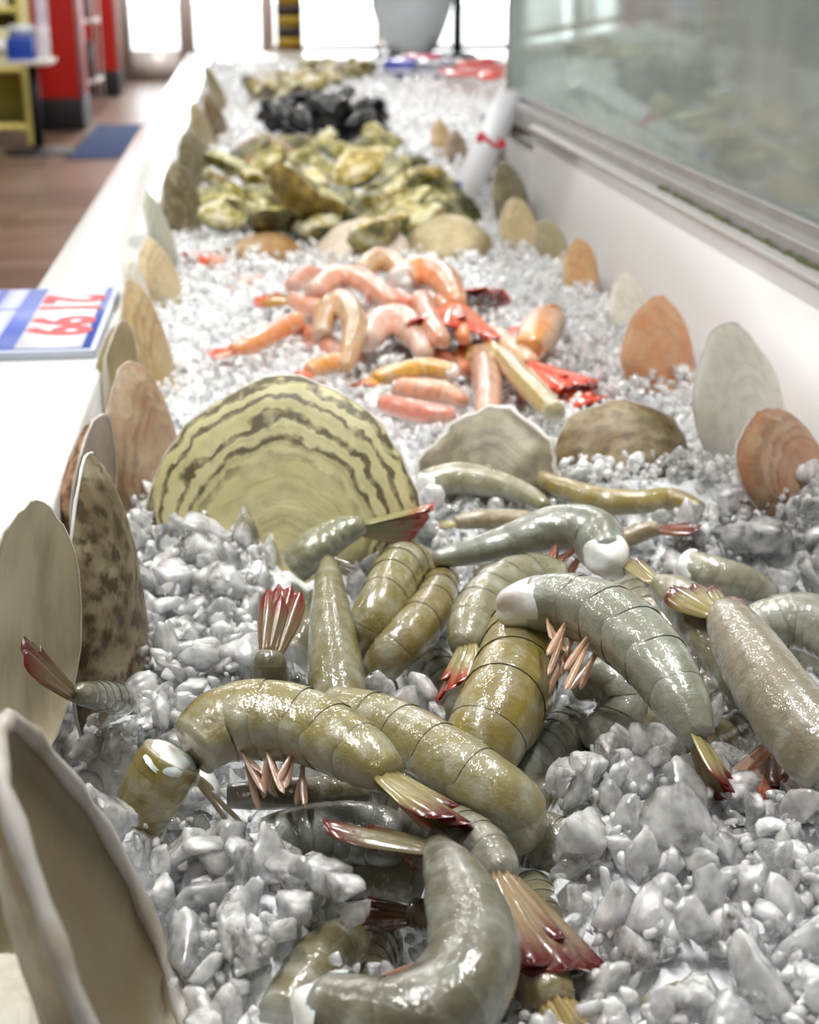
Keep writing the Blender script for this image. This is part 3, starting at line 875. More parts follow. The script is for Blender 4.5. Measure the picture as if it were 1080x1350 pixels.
OLIVE, YELL, GREY, PALE, DARK = srgb(166, 156, 96), srgb(172, 156, 78), srgb(142, 146, 136), srgb(182, 186, 178), srgb(112, 108, 84)
TT = srgb(150, 138, 92)
BK = (0.1, 0.85, 0.55)
RAW = 'raw shell-on shrimp heaped on the ice'
raw = [
    dict(label='olive raw shrimp arched in front, tail with dark red tip pointing right', path=[(258, 990), (298, 962), (348, 955), (408, 966), (466, 996), (515, 1026)],
         hw=[46, 55, 58, 54, 46, 33], zs=[0.016, 0.02, 0.022, 0.022, 0.022, 0.02], tint=OLIVE, dorsal=(0.25, 0.75, 0.65), tip=(632, 1092), tip_z=0.012, legs=[1, 2, 3], leg_len=0.8, spread=(5, 17), fan_w=0.42),
    dict(label='short olive shrimp stub with white neck meat up, stuck in ice at left', path=[(232, 998), (214, 1028), (196, 1062), (186, 1100)],
         hw=[46, 46, 42, 36], zs=[0.012, 0.004, -0.008, -0.025], tint=YELL, dorsal=(-0.8, -0.3, 0.5), meat=0.55, legs=[0], leg_len=1.3, leg_tint=srgb(176, 160, 140)),
    dict(label='smooth yellow-grey raw shrimp lying under the arched one, curled end at right', path=[(440, 940), (510, 962), (580, 1002), (640, 1040), (682, 1078), (672, 1130)],
         hw=[36, 43, 47, 46, 42, 30], zs=[0.0, 0.004, 0.006, 0.004, -0.006, -0.028], tint=srgb(172, 164, 118), dorsal=(0.2, 0.35, 0.9)),
    dict(label='broad yellow-green raw shrimp sloping down in the centre of the heap', path=[(702, 815), (692, 855), (674, 905), (650, 955), (628, 1000), (610, 1040)],
         hw=[56, 60, 62, 60, 54, 44], zs=[0.008, 0.008, 0.006, 0.002, -0.006, -0.016], tint=YELL, dorsal=(0.1, -0.2, 1)),
    dict(label='translucent grey raw shrimp with bulging white neck and orange legs, centre', path=[(700, 800), (748, 800), (800, 822), (850, 864), (890, 920), (922, 976)],
         hw=[40, 45, 52, 50, 42, 27], zs=[0.034, 0.036, 0.036, 0.034, 0.028, 0.02], tint=srgb(156, 162, 150), dorsal=(0.75, 0.55, 0.5), tip=(972, 1055), tip_z=0.006, meat=1.5,
         legs=[0, 1, 2], leg_tint=srgb(206, 150, 116), spread=(5, 14), leg_len=1.15),
    dict(label='long grey raw shrimp stretched left behind the heap, white neck at right', path=[(800, 738), (782, 708), (735, 700), (680, 714), (628, 728), (572, 738)],
         hw=[32, 37, 34, 26, 20, 14], zs=[0.02, 0.024, 0.024, 0.02, 0.018, 0.016], tint=srgb(158, 166, 160), dorsal=(0.0, 0.8, 0.6), meat=1.3, legs=[1, 2], leg_tint=srgb(176, 92, 78)),
    dict(label='grey-olive raw shrimp with red-tipped tail pointing down to clear ice cubes', path=[(738, 775), (700, 765), (658, 780), (628, 815), (612, 855)],
         hw=[34, 36, 36, 34, 24], zs=[0.006, 0.01, 0.012, 0.012, 0.01], tint=srgb(160, 158, 128), dorsal=(-0.7, 0.5, 0.6), tip=(580, 920), tip_z=0.0, spread=(6, 15), fan_w=0.36, red=0.4),
    dict(label='plump olive curl, nearer of two shrimp bends beside the dark head', path=[(556, 746), (530, 750), (508, 790), (488, 830), (470, 870)],
         hw=[26, 34, 35, 32, 28], zs=[0.004, 0.012, 0.014, 0.006, -0.012], tint=OLIVE, dorsal=(-0.2, 0.1, 1)),
    dict(label='olive curl with dark back stripe, right of the plump olive curl', path=[(584, 762), (574, 795), (548, 830), (520, 862), (488, 900)],
         hw=[24, 31, 33, 31, 26], zs=[0.0, 0.008, 0.008, 0.002, -0.014], tint=srgb(168, 152, 92), dorsal=(0.2, 0.1, 1)),
    dict(label='tapering olive-grey shrimp body standing upright behind the arched one', path=[(450, 965), (446, 915), (441, 865), (437, 815), (434, 775), (433, 742)],
         hw=[42, 41, 37, 30, 22, 14], zs=[-0.01, 0.0, 0.006, 0.01, 0.012, 0.012], tint=srgb(146, 140, 96), dorsal=(0.0, -0.45, 1)),
    dict(label='small raw shrimp behind, pale green with red-ended tail pointing right', path=[(388, 752), (412, 730), (446, 706), (480, 692)],
         hw=[26, 28, 24, 15], zs=[0.0, 0.008, 0.014, 0.018], tint=srgb(158, 162, 130), dorsal=(-0.4, 0.7, 0.6), tip=(572, 672), tip_z=0.018, spread=(4, 12), red=0.45, fan_w=0.3, tail_tint=srgb(150, 146, 96), legs=[2], leg_tint=srgb(70, 56, 60)),
    dict(label='brown shrimp tail standing upright out of the ice, behind the arched shrimp', path=[(360, 935), (357, 905), (355, 880), (356, 858)],
         hw=[30, 28, 26, 20], zs=[-0.016, -0.004, 0.006, 0.012], tint=srgb(116, 110, 88), dorsal=(-0.1, -0.6, 0.6), tip=(376, 764), tip_z=0.03, spread=(2, 7), fan_w=0.2, tail_tint=srgb(118, 98, 70), red=0.15),
    dict(label='dark brown shrimp tail resting against the tall pale shell at left', path=[(160, 925), (135, 920), (112, 917), (98, 916)],
         hw=[24, 22, 18, 15], zs=[0.0, 0.012, 0.024, 0.028], tint=srgb(120, 118, 100), dorsal=(-0.1, -0.5, 0.8), tip=(30, 838), tip_z=0.05, spread=(5, 24), fan_w=0.34, tail_tint=srgb(98, 80, 54)),
    dict(label='grey-olive raw shrimp with dark tail tip up, right of the centre shrimp', path=[(990, 915), (955, 862), (918, 815), (885, 785), (866, 770)],
         hw=[38, 42, 38, 28, 20], zs=[-0.002, 0.006, 0.012, 0.014, 0.016], tint=srgb(150, 146, 116), dorsal=(0.6, 0.3, 0.8), tip=(826, 728), tip_z=0.018, spread=(3, 10), fan_w=0.28),
    dict(label='large pale grey raw shrimp at the right edge with folded dark-edged tail', path=[(1105, 1020), (1060, 970), (1020, 915), (990, 868), (966, 830), (952, 806)],
         hw=[54, 55, 52, 46, 36, 24], zs=[0.016, 0.022, 0.026, 0.026, 0.026, 0.026], tint=srgb(172, 166, 150), dorsal=(0.2, -0.1, 1), tip=(930, 768), tip_z=0.026, spread=(7, 26), fan_w=0.44, legs=[1], leg_tint=srgb(168, 90, 80)),
    dict(label='pale pink shrimp tail hanging down under the large right-edge shrimp', path=[(1090, 930), (1062, 945), (1040, 962), (1028, 980)],
         hw=[30, 30, 26, 20], zs=[-0.012, -0.01, -0.006, -0.004], tint=srgb(160, 146, 110), dorsal=(-0.2, -0.5, 0.8), tip=(1022, 1066), tip_z=-0.006, spread=(6, 18), fan_w=0.42, tail_tint=srgb(168, 132, 110), red=0.3),
    dict(label='pale raw shrimp cut off by the right picture edge, above the large one', path=[(1120, 850), (1085, 832), (1045, 822), (1005, 826), (975, 840)],
         hw=[44, 44, 40, 32, 22], zs=0.006, tint=PALE, dorsal=(0, 0.5, 0.9), legs=[3], leg_tint=srgb(176, 120, 100)),
    dict(label='pale shrimp with white neck meat half sunk at the ice edge, upper right', path=[(905, 752), (945, 762), (985, 772), (1020, 790)],
         hw=[27, 27, 24, 18], zs=[0.002, 0.0, -0.004, -0.01], tint=srgb(176, 176, 160), dorsal=(0.1, 0.5, 0.9), meat=0.9, legs=[2], leg_tint=srgb(200, 140, 116)),
    dict(label='pale green shrimp lying behind the heap under the white-lipped shell', path=[(560, 640), (605, 633), (650, 640), (690, 652), (720, 668)],
         hw=[20, 23, 21, 16, 11], zs=0.004, tint=srgb(178, 178, 148), dorsal=(0.1, 0.5, 0.9), meat=0.8),
    dict(label='thin brownish shrimp half covered by ice behind the long grey one', path=[(720, 692), (680, 688), (640, 686), (600, 690)],
         hw=[14, 16, 14, 11], zs=-0.002, tint=srgb(176, 158, 124), dorsal=(0, 0.4, 1), tip=(566, 690)),
    dict(label='shrimp with bright yellow segments half buried in front of the brown shell', path=[(700, 628), (745, 646), (795, 662), (845, 664), (885, 660), (925, 672)],
         hw=[12, 16, 19, 18, 16, 12], zs=0.002, tint=srgb(180, 162, 92), dorsal=(0, 0.5, 0.9), legs=[2, 3]),
    dict(label='dark red-brown shrimp tail poking from ice, upper right of the heap', path=[(820, 715), (845, 704), (870, 697)],
         hw=[14, 14, 11], zs=[-0.004, 0.0, 0.004], tint=srgb(168, 150, 120), dorsal=(0, 0.3, 1), tip=(928, 690), tip_z=0.008, spread=(5, 12), fan_w=0.4, tail_tint=srgb(120, 72, 52)),
    dict(label='large slate-grey raw shrimp curled at the bottom, white neck at lower left', path=[(432, 1338), (510, 1352), (586, 1328), (622, 1266), (612, 1205), (590, 1150), (574, 1116)],
         hw=[58, 66, 70, 66, 56, 38, 24], zs=[0.004, 0.008, 0.012, 0.014, 0.014, 0.012, 0.012], tint=srgb(126, 128, 118), dorsal=((0.4, -0.6, 0.7), (0.75, -0.1, 0.75)), tip=(455, 1086), tip_z=0.006,
         spread=(8, 32), meat=1.1, legs=[2, 3], leg_tint=srgb(190, 120, 100), leg_len=1.7, fan_w=0.34, tail_tint=srgb(120, 114, 88)),
    dict(label='grey raw shrimp with broad maroon-edged tail pointing to lower right', path=[(545, 1085), (592, 1100), (636, 1124), (664, 1156)],
         hw=[36, 40, 38, 28], zs=[-0.012, -0.006, 0.0, 0.004], tint=srgb(148, 148, 140), dorsal=(0.3, 0.3, 0.9), tip=(768, 1280), tip_z=0.0, spread=(4, 15), fan_w=0.50, tail_tint=srgb(142, 122, 92)),
    dict(label='yellow shrimp tail with dark lines at the bottom edge', path=[(660, 1230), (690, 1268), (716, 1300), (734, 1320)],
         hw=[40, 42, 40, 34], zs=[-0.016, -0.014, -0.010, -0.008], tint=srgb(170, 152, 96), dorsal=(0.1, -0.3, 1), tip=(800, 1420), tip_z=-0.01, spread=(8, 22), fan_w=0.5, tail_tint=srgb(150, 130, 84), red=0.5),
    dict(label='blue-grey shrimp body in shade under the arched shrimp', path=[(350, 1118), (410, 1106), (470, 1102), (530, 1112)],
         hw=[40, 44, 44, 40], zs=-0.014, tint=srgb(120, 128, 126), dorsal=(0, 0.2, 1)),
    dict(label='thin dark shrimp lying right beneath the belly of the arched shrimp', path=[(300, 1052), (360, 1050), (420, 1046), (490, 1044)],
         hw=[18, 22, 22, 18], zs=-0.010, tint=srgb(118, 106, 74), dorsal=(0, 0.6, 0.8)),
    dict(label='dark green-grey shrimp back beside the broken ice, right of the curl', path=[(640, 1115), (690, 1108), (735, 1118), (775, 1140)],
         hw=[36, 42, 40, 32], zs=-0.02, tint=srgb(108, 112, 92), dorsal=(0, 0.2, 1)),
    dict(label='opaque white shrimp meat curling out below the orange legs', path=[(762, 905), (795, 900), (818, 926), (806, 960), (772, 972)],
         hw=[26, 34, 36, 32, 26], zs=[-0.004, 0.0, -0.006, -0.014, -0.02], tint=srgb(200, 204, 198), dorsal=(0.5, 0.4, 0.7), meat=0.6),
    dict(label='bluish white shrimp neck lower in the hollow, left of the clear ice', path=[(755, 960), (730, 985), (700, 1015), (680, 1040)],
         hw=[34, 38, 36, 30], zs=-0.024, tint=srgb(176, 182, 176), dorsal=(0, 0.1, 1), meat=0.6),
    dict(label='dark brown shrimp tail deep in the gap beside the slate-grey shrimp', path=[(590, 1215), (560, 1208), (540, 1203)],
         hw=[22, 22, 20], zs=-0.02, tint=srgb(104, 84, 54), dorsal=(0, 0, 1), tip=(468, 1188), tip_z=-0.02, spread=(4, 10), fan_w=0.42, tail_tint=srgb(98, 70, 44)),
    dict(label='speckled olive shrimp back showing under ice at the bottom left', path=[(372, 1345), (402, 1300), (432, 1262), (470, 1236)],
         hw=[40, 44, 42, 34], zs=-0.014, tint=srgb(138, 132, 100), dorsal=(0.1, 0, 1), legs=[1]),
    dict(label='olive shrimp mostly buried in the broken ice at the bottom right', path=[(860, 1345), (905, 1330), (950, 1338)],
         hw=[34, 36, 30], zs=-0.012, tint=srgb(150, 142, 98), dorsal=(0, 0, 1)),
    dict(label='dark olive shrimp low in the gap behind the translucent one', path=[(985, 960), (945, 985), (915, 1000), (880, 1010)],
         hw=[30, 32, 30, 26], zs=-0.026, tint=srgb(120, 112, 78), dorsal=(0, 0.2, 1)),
]
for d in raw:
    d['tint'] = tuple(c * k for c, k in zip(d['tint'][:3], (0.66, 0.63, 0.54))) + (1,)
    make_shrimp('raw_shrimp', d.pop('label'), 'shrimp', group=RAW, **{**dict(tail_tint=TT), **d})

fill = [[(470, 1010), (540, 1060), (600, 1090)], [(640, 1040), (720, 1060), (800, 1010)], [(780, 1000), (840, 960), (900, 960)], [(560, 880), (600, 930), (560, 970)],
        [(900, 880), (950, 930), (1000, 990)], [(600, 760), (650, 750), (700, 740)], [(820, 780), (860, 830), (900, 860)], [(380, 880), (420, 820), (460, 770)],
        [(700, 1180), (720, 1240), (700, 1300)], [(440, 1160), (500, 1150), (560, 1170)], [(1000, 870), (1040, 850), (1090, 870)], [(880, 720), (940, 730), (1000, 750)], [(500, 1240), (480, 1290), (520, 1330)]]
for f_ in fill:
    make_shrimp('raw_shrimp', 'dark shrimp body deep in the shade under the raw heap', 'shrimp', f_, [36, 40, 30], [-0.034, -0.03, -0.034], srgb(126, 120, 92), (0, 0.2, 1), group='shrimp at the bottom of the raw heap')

PINK, ORNG, TAN, ROSE = srgb(232, 160, 130), srgb(232, 146, 84), srgb(206, 160, 112), srgb(226, 140, 118)
GP_ = 'pink shell-on shrimp heaped in the middle of the ice'
RLEG = srgb(214, 60, 40)
pinks = [
    dict(label='slim orange shrimp stretched out to the left of the pink heap', path=[(392, 425), (362, 440), (335, 455), (305, 463)], hw=[15, 15, 14, 10], zs=0.012, tint=ORNG, tip=(270, 464)),
    dict(label='glossy tan-ended orange shrimp at the upper left of the pink heap', path=[(428, 412), (405, 405), (385, 396)], hw=[16, 15, 11], zs=0.016, tint=PINK, tip=(354, 386), tail_tint=srgb(170, 130, 70)),
    dict(label='pink shrimp bent like a hook on the top left of the heap', path=[(416, 388), (436, 372), (468, 370), (496, 384), (520, 402)], hw=[17, 18, 18, 17, 12], zs=0.028, tint=PINK, dorsal=(0, 0.6, 0.8)),
    dict(label='tan shrimp folded in two, hanging down in front of the pink heap', path=[(424, 446), (432, 412), (452, 402), (468, 428), (462, 462), (455, 488)], hw=[14, 18, 19, 18, 15, 9], zs=[0.01, 0.024, 0.028, 0.026, 0.018, 0.01], tint=TAN, dorsal=(0.2, 0.3, 0.9)),
    dict(label='round pale pink shrimp body in the centre of the pink heap', path=[(484, 452), (500, 432), (528, 428), (552, 446), (560, 470)], hw=[18, 24, 26, 22, 14], zs=0.016, tint=srgb(228, 184, 164), dorsal=(0, 0.6, 0.7)),
    dict(label='tan shrimp at the very back of the pink heap', path=[(476, 360), (496, 346), (520, 350), (536, 366)], hw=[15, 18, 18, 12], zs=0.016, tint=TAN),
    dict(label='orange shrimp with a white neck on top of the pink heap', path=[(528, 370), (560, 362), (588, 376), (604, 402)], hw=[22, 24, 22, 14], zs=0.03, tint=ORNG, meat=0.9, tip=(612, 432), dorsal=(0.2, 0.7, 0.7), legs=[0, 1], leg_tint=srgb(180, 40, 60)),
    dict(label='slender pink shrimp sloping down right of the pink heap centre', path=[(556, 398), (566, 425), (584, 452)], hw=[16, 18, 13], zs=0.026, tint=PINK),
    dict(label='orange-pink shrimp alongside the sloping one, on its right', path=[(584, 398), (602, 424), (612, 448)], hw=[15, 16, 11], zs=0.022, tint=ORNG),
    dict(label='red-pink shrimp crossing the top of the heap toward the centre', path=[(485, 392), (515, 394), (545, 402)], hw=[13, 14, 12], zs=0.024, tint=ROSE, tip=(570, 412), red=0.9),
    dict(label='orange shrimp stub with bright red legs raised, right of the heap', path=[(722, 424), (708, 444), (694, 462)], hw=[26, 28, 22], zs=0.016, tint=srgb(226, 150, 76), meat=0.5, dorsal=(0.8, -0.3, 0.4), legs=[0, 1, 2], leg_tint=RLEG, leg_len=1.3),
    dict(label='olive-yellow shrimp lying diagonally at the right front of the heap', path=[(732, 545), (706, 518), (680, 490), (660, 466)], hw=[16, 18, 16, 11], zs=0.016, tint=srgb(186, 166, 96), tip=(640, 444), tail_tint=srgb(180, 166, 100)),
    dict(label='pink and white shrimp with a bright red tail spread to the right', path=[(655, 448), (676, 464), (700, 482)], hw=[18, 19, 15], zs=0.010, tint=srgb(236, 190, 150), tip=(764, 506), red=1.0, tail_tint=srgb(226, 84, 40), spread=(8, 20), fan_w=0.5),
    dict(label='bright red tail lying on the ice beyond the spread red tail', path=[(706, 504), (722, 510), (738, 514)], hw=[11, 11, 9], zs=0.0, tint=srgb(236, 190, 160), tip=(800, 524), red=1.0, tail_tint=srgb(230, 110, 70), fan_w=0.4),
    dict(label='yellow shrimp lying across the front of the pink heap', path=[(598, 492), (562, 488), (525, 494), (492, 500)], hw=[13, 16, 15, 11], zs=0.014, tint=srgb(222, 168, 70), meat=0.9, tip=(466, 506), red=0.4, tail_tint=srgb(226, 160, 90)),
    dict(label='orange shrimp behind the top of the big banded shell', path=[(462, 478), (432, 482), (405, 490)], hw=[14, 15, 11], zs=0.010, tint=srgb(236, 160, 84), tip=(382, 496)),
    dict(label='pale rose shrimp below the yellow one at the front of the heap', path=[(520, 512), (555, 516), (588, 520), (612, 530)], hw=[14, 17, 16, 11], zs=0.006, tint=srgb(232, 168, 134), meat=0.5),
    dict(label='pink shrimp lowest at the front, beside the white-lipped shell', path=[(505, 532), (540, 542), (575, 548), (600, 548)], hw=[13, 16, 15, 11], zs=0.002, tint=ROSE),
    dict(label='pale pink shrimp seen end on, behind the white-lipped shell', path=[(634, 470), (642, 500), (644, 530), (640, 552)], hw=[18, 22, 20, 14], zs=0.006, tint=srgb(234, 176, 148)),
    dict(label='brown shrimp tail tip sticking up behind the pink heap', path=[(645, 392), (638, 396), (630, 400)], hw=[10, 10, 8], zs=0.004, tint=srgb(226, 190, 150), tip=(624, 378), tip_z=0.03, tail_tint=srgb(130, 60, 44)),
    dict(label='lone red shrimp tail in the ice far left of the heap', path=[(292, 350), (280, 345), (270, 342)], hw=[10, 10, 8], zs=0.002, tint=srgb(226, 130, 90), tip=(244, 332), tip_z=0.012, red=1.0, tail_tint=srgb(226, 104, 64), spread=(10, 28), fan_w=0.5),
    dict(label='pinkish shrimp sunk in the ice left of the hooked pink one', path=[(345, 372), (325, 376), (305, 384)], hw=[11, 12, 9], zs=-0.006, tint=srgb(232, 170, 150)),
    dict(label='small pink shrimp between the tan back one and the hooked one', path=[(385, 378), (400, 366), (420, 362)], hw=[12, 14, 11], zs=0.010, tint=srgb(222, 150, 124)),
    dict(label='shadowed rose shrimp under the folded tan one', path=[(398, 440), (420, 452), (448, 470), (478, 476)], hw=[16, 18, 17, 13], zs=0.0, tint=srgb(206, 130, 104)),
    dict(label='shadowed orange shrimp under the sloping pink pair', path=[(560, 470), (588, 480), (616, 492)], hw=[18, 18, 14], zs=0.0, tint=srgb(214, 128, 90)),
]
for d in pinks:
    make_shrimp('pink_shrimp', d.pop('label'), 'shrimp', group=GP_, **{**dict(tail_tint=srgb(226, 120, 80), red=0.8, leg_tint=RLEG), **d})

# ------------------------------------------------------------------ clam shells
SHELL_KEEP = []


def make_clam(label, B, T, S, out, inn, face=1, bulge=0.28, name='clam_shell', group=None, band=1.0, wavy=0.02, thick=0.022, bury=0.22, rim_r=0.009, stain=0.4):
    """one valve: B root (px,py,z), T top (px,py,dy), S side margin (px,py,dy); face=1 shows the outside to the room's near end"""
    z = B[2]
    for _ in range(24):                                 # stand it clear of the ledge and the side wall
        b3 = P(B[0], B[1], z)
        t3 = PY(T[0], T[1], b3[1] + T[2]); s3 = PY(S[0], S[1], b3[1] + S[2])
        yv = t3 - b3
        xv = s3 - (b3 + 0.55 * yv)
        xv = xv - unit(yv) * (xv @ unit(yv)) * 0.7
        ex = [(b3 + 0.55 * yv + xv)[0], (b3 + 0.55 * yv - xv)[0], t3[0], b3[0]]
        if min(ex) > LX_IN + 0.001 and (max(ex) < XW + 0.004 or b3[1] > 1.85): break
        z += 0.003
    b3 = b3 - bury * yv
    yv = t3 - b3
    nrm = unit(np.cross(xv, yv))
    to_cam = unit(CAM - (b3 + t3) / 2)
    if (nrm @ to_cam) * face < 0: nrm = -nrm
    Lh, Lw = np.linalg.norm(yv), np.linalg.norm(xv)
    size = min(Lh, 2 * Lw)
    rr = np.random.default_rng(abs(hash(label)) % 9999 if False else sum(map(ord, label)))
    ph = rr.random(5) * 6.28
    asym = rr.uniform(-0.5, 0.5)
    nu, nph = 22, 40
    uu = np.linspace(0, 1, nu) ** 0.85
    U = np.array([0.10, 0.10])
    Vo, Vi, A = [], [], []
    for u in uu:
        for k in range(nph):
            f = 2 * math.pi * k / nph
            bx = math.sin(f) * (1.0 - 0.16 * (0.5 + 0.5 * -math.cos(f)) ** 2 * 1.4)
            by = 0.5 - 0.5 * math.cos(f) * (1 if True else 0)
            wob = 1 + wavy * (math.sin(3 * f + ph[0]) + 0.6 * math.sin(7 * f + ph[1]) + 0.35 * math.sin(17 * f + ph[2]))
            bxy = np.array([bx * wob, 0.5 + (by - 0.5) * wob])
            bxy[0] += asym * (bxy[1] - 0.5) ** 2 - asym * 0.1
            q = U + u * (bxy - U)
            dome = bulge * size * (1 - u ** 2.2) ** 0.62
            rid = 0.0028 * size * math.sin(u * 46 + 0.7 * math.sin(f * 3 + ph[3])) * (1 if u > 0.25 else u * 4) * (1 if u < 0.985 else 0.2)
            base = b3 + xv * q[0] + yv * q[1]
            Vo.append(base + nrm * (dome + rid))
            th = thick * size * (0.55 + 0.45 * (1 - u) ** 0.5)
            Vi.append(base + nrm * (dome - th) if u < 1 else base - nrm * th)
            A.append((u, band, stain, 1))
    Vo, Vi = np.array(Vo), np.array(Vi)
    org = b3
    root = empty(name, org)
    tag(root, label, 'shell', group)
    grid = []
    for i in range(nu - 1):
        for k in range(nph):
            grid.append((i * nph + k, i * nph + (k + 1) % nph, (i + 1) * nph + (k + 1) % nph, (i + 1) * nph + k))
    g = np.array(grid)
    c = np.cross(Vo[g[200, 1]] - Vo[g[200, 0]], Vo[g[200, 2]] - Vo[g[200, 0]])
    if c @ nrm < 0: g = g[:, ::-1]
    link('outer_face', mesh_np('outer_face', Vo - org, g, A), M['clam_out'], root, color=out)
    link('inner_face', mesh_np('inner_face', Vi - org, g[:, ::-1]), M['clam_in'], root, color=inn)
    e0 = (nu - 1) * nph
    ring = [(Vo[e0 + k % nph] + Vi[e0 + k % nph]) / 2 for k in range(nph + 1)]
    rad_ = [max(rim_r * size * (1 + 0.22 * math.sin(k * 2.3)), thick * size * 0.36) for k in range(nph)]
    Vr, Fr = tube_data(ring, rad_ + rad_[:1], 6)
    link('rim', mesh_np('rim', np.array(Vr) - org, Fr), M['clam_rim'], root, color=tuple(min(1, x * 0.5 + 0.38) for x in inn[:3]) + (1,))
    SHELL_KEEP.append((b3 + 0.5 * yv, max(Lh, Lw) * 0.5, unit(xv), unit(yv), nrm, Lw, Lh))
    return root


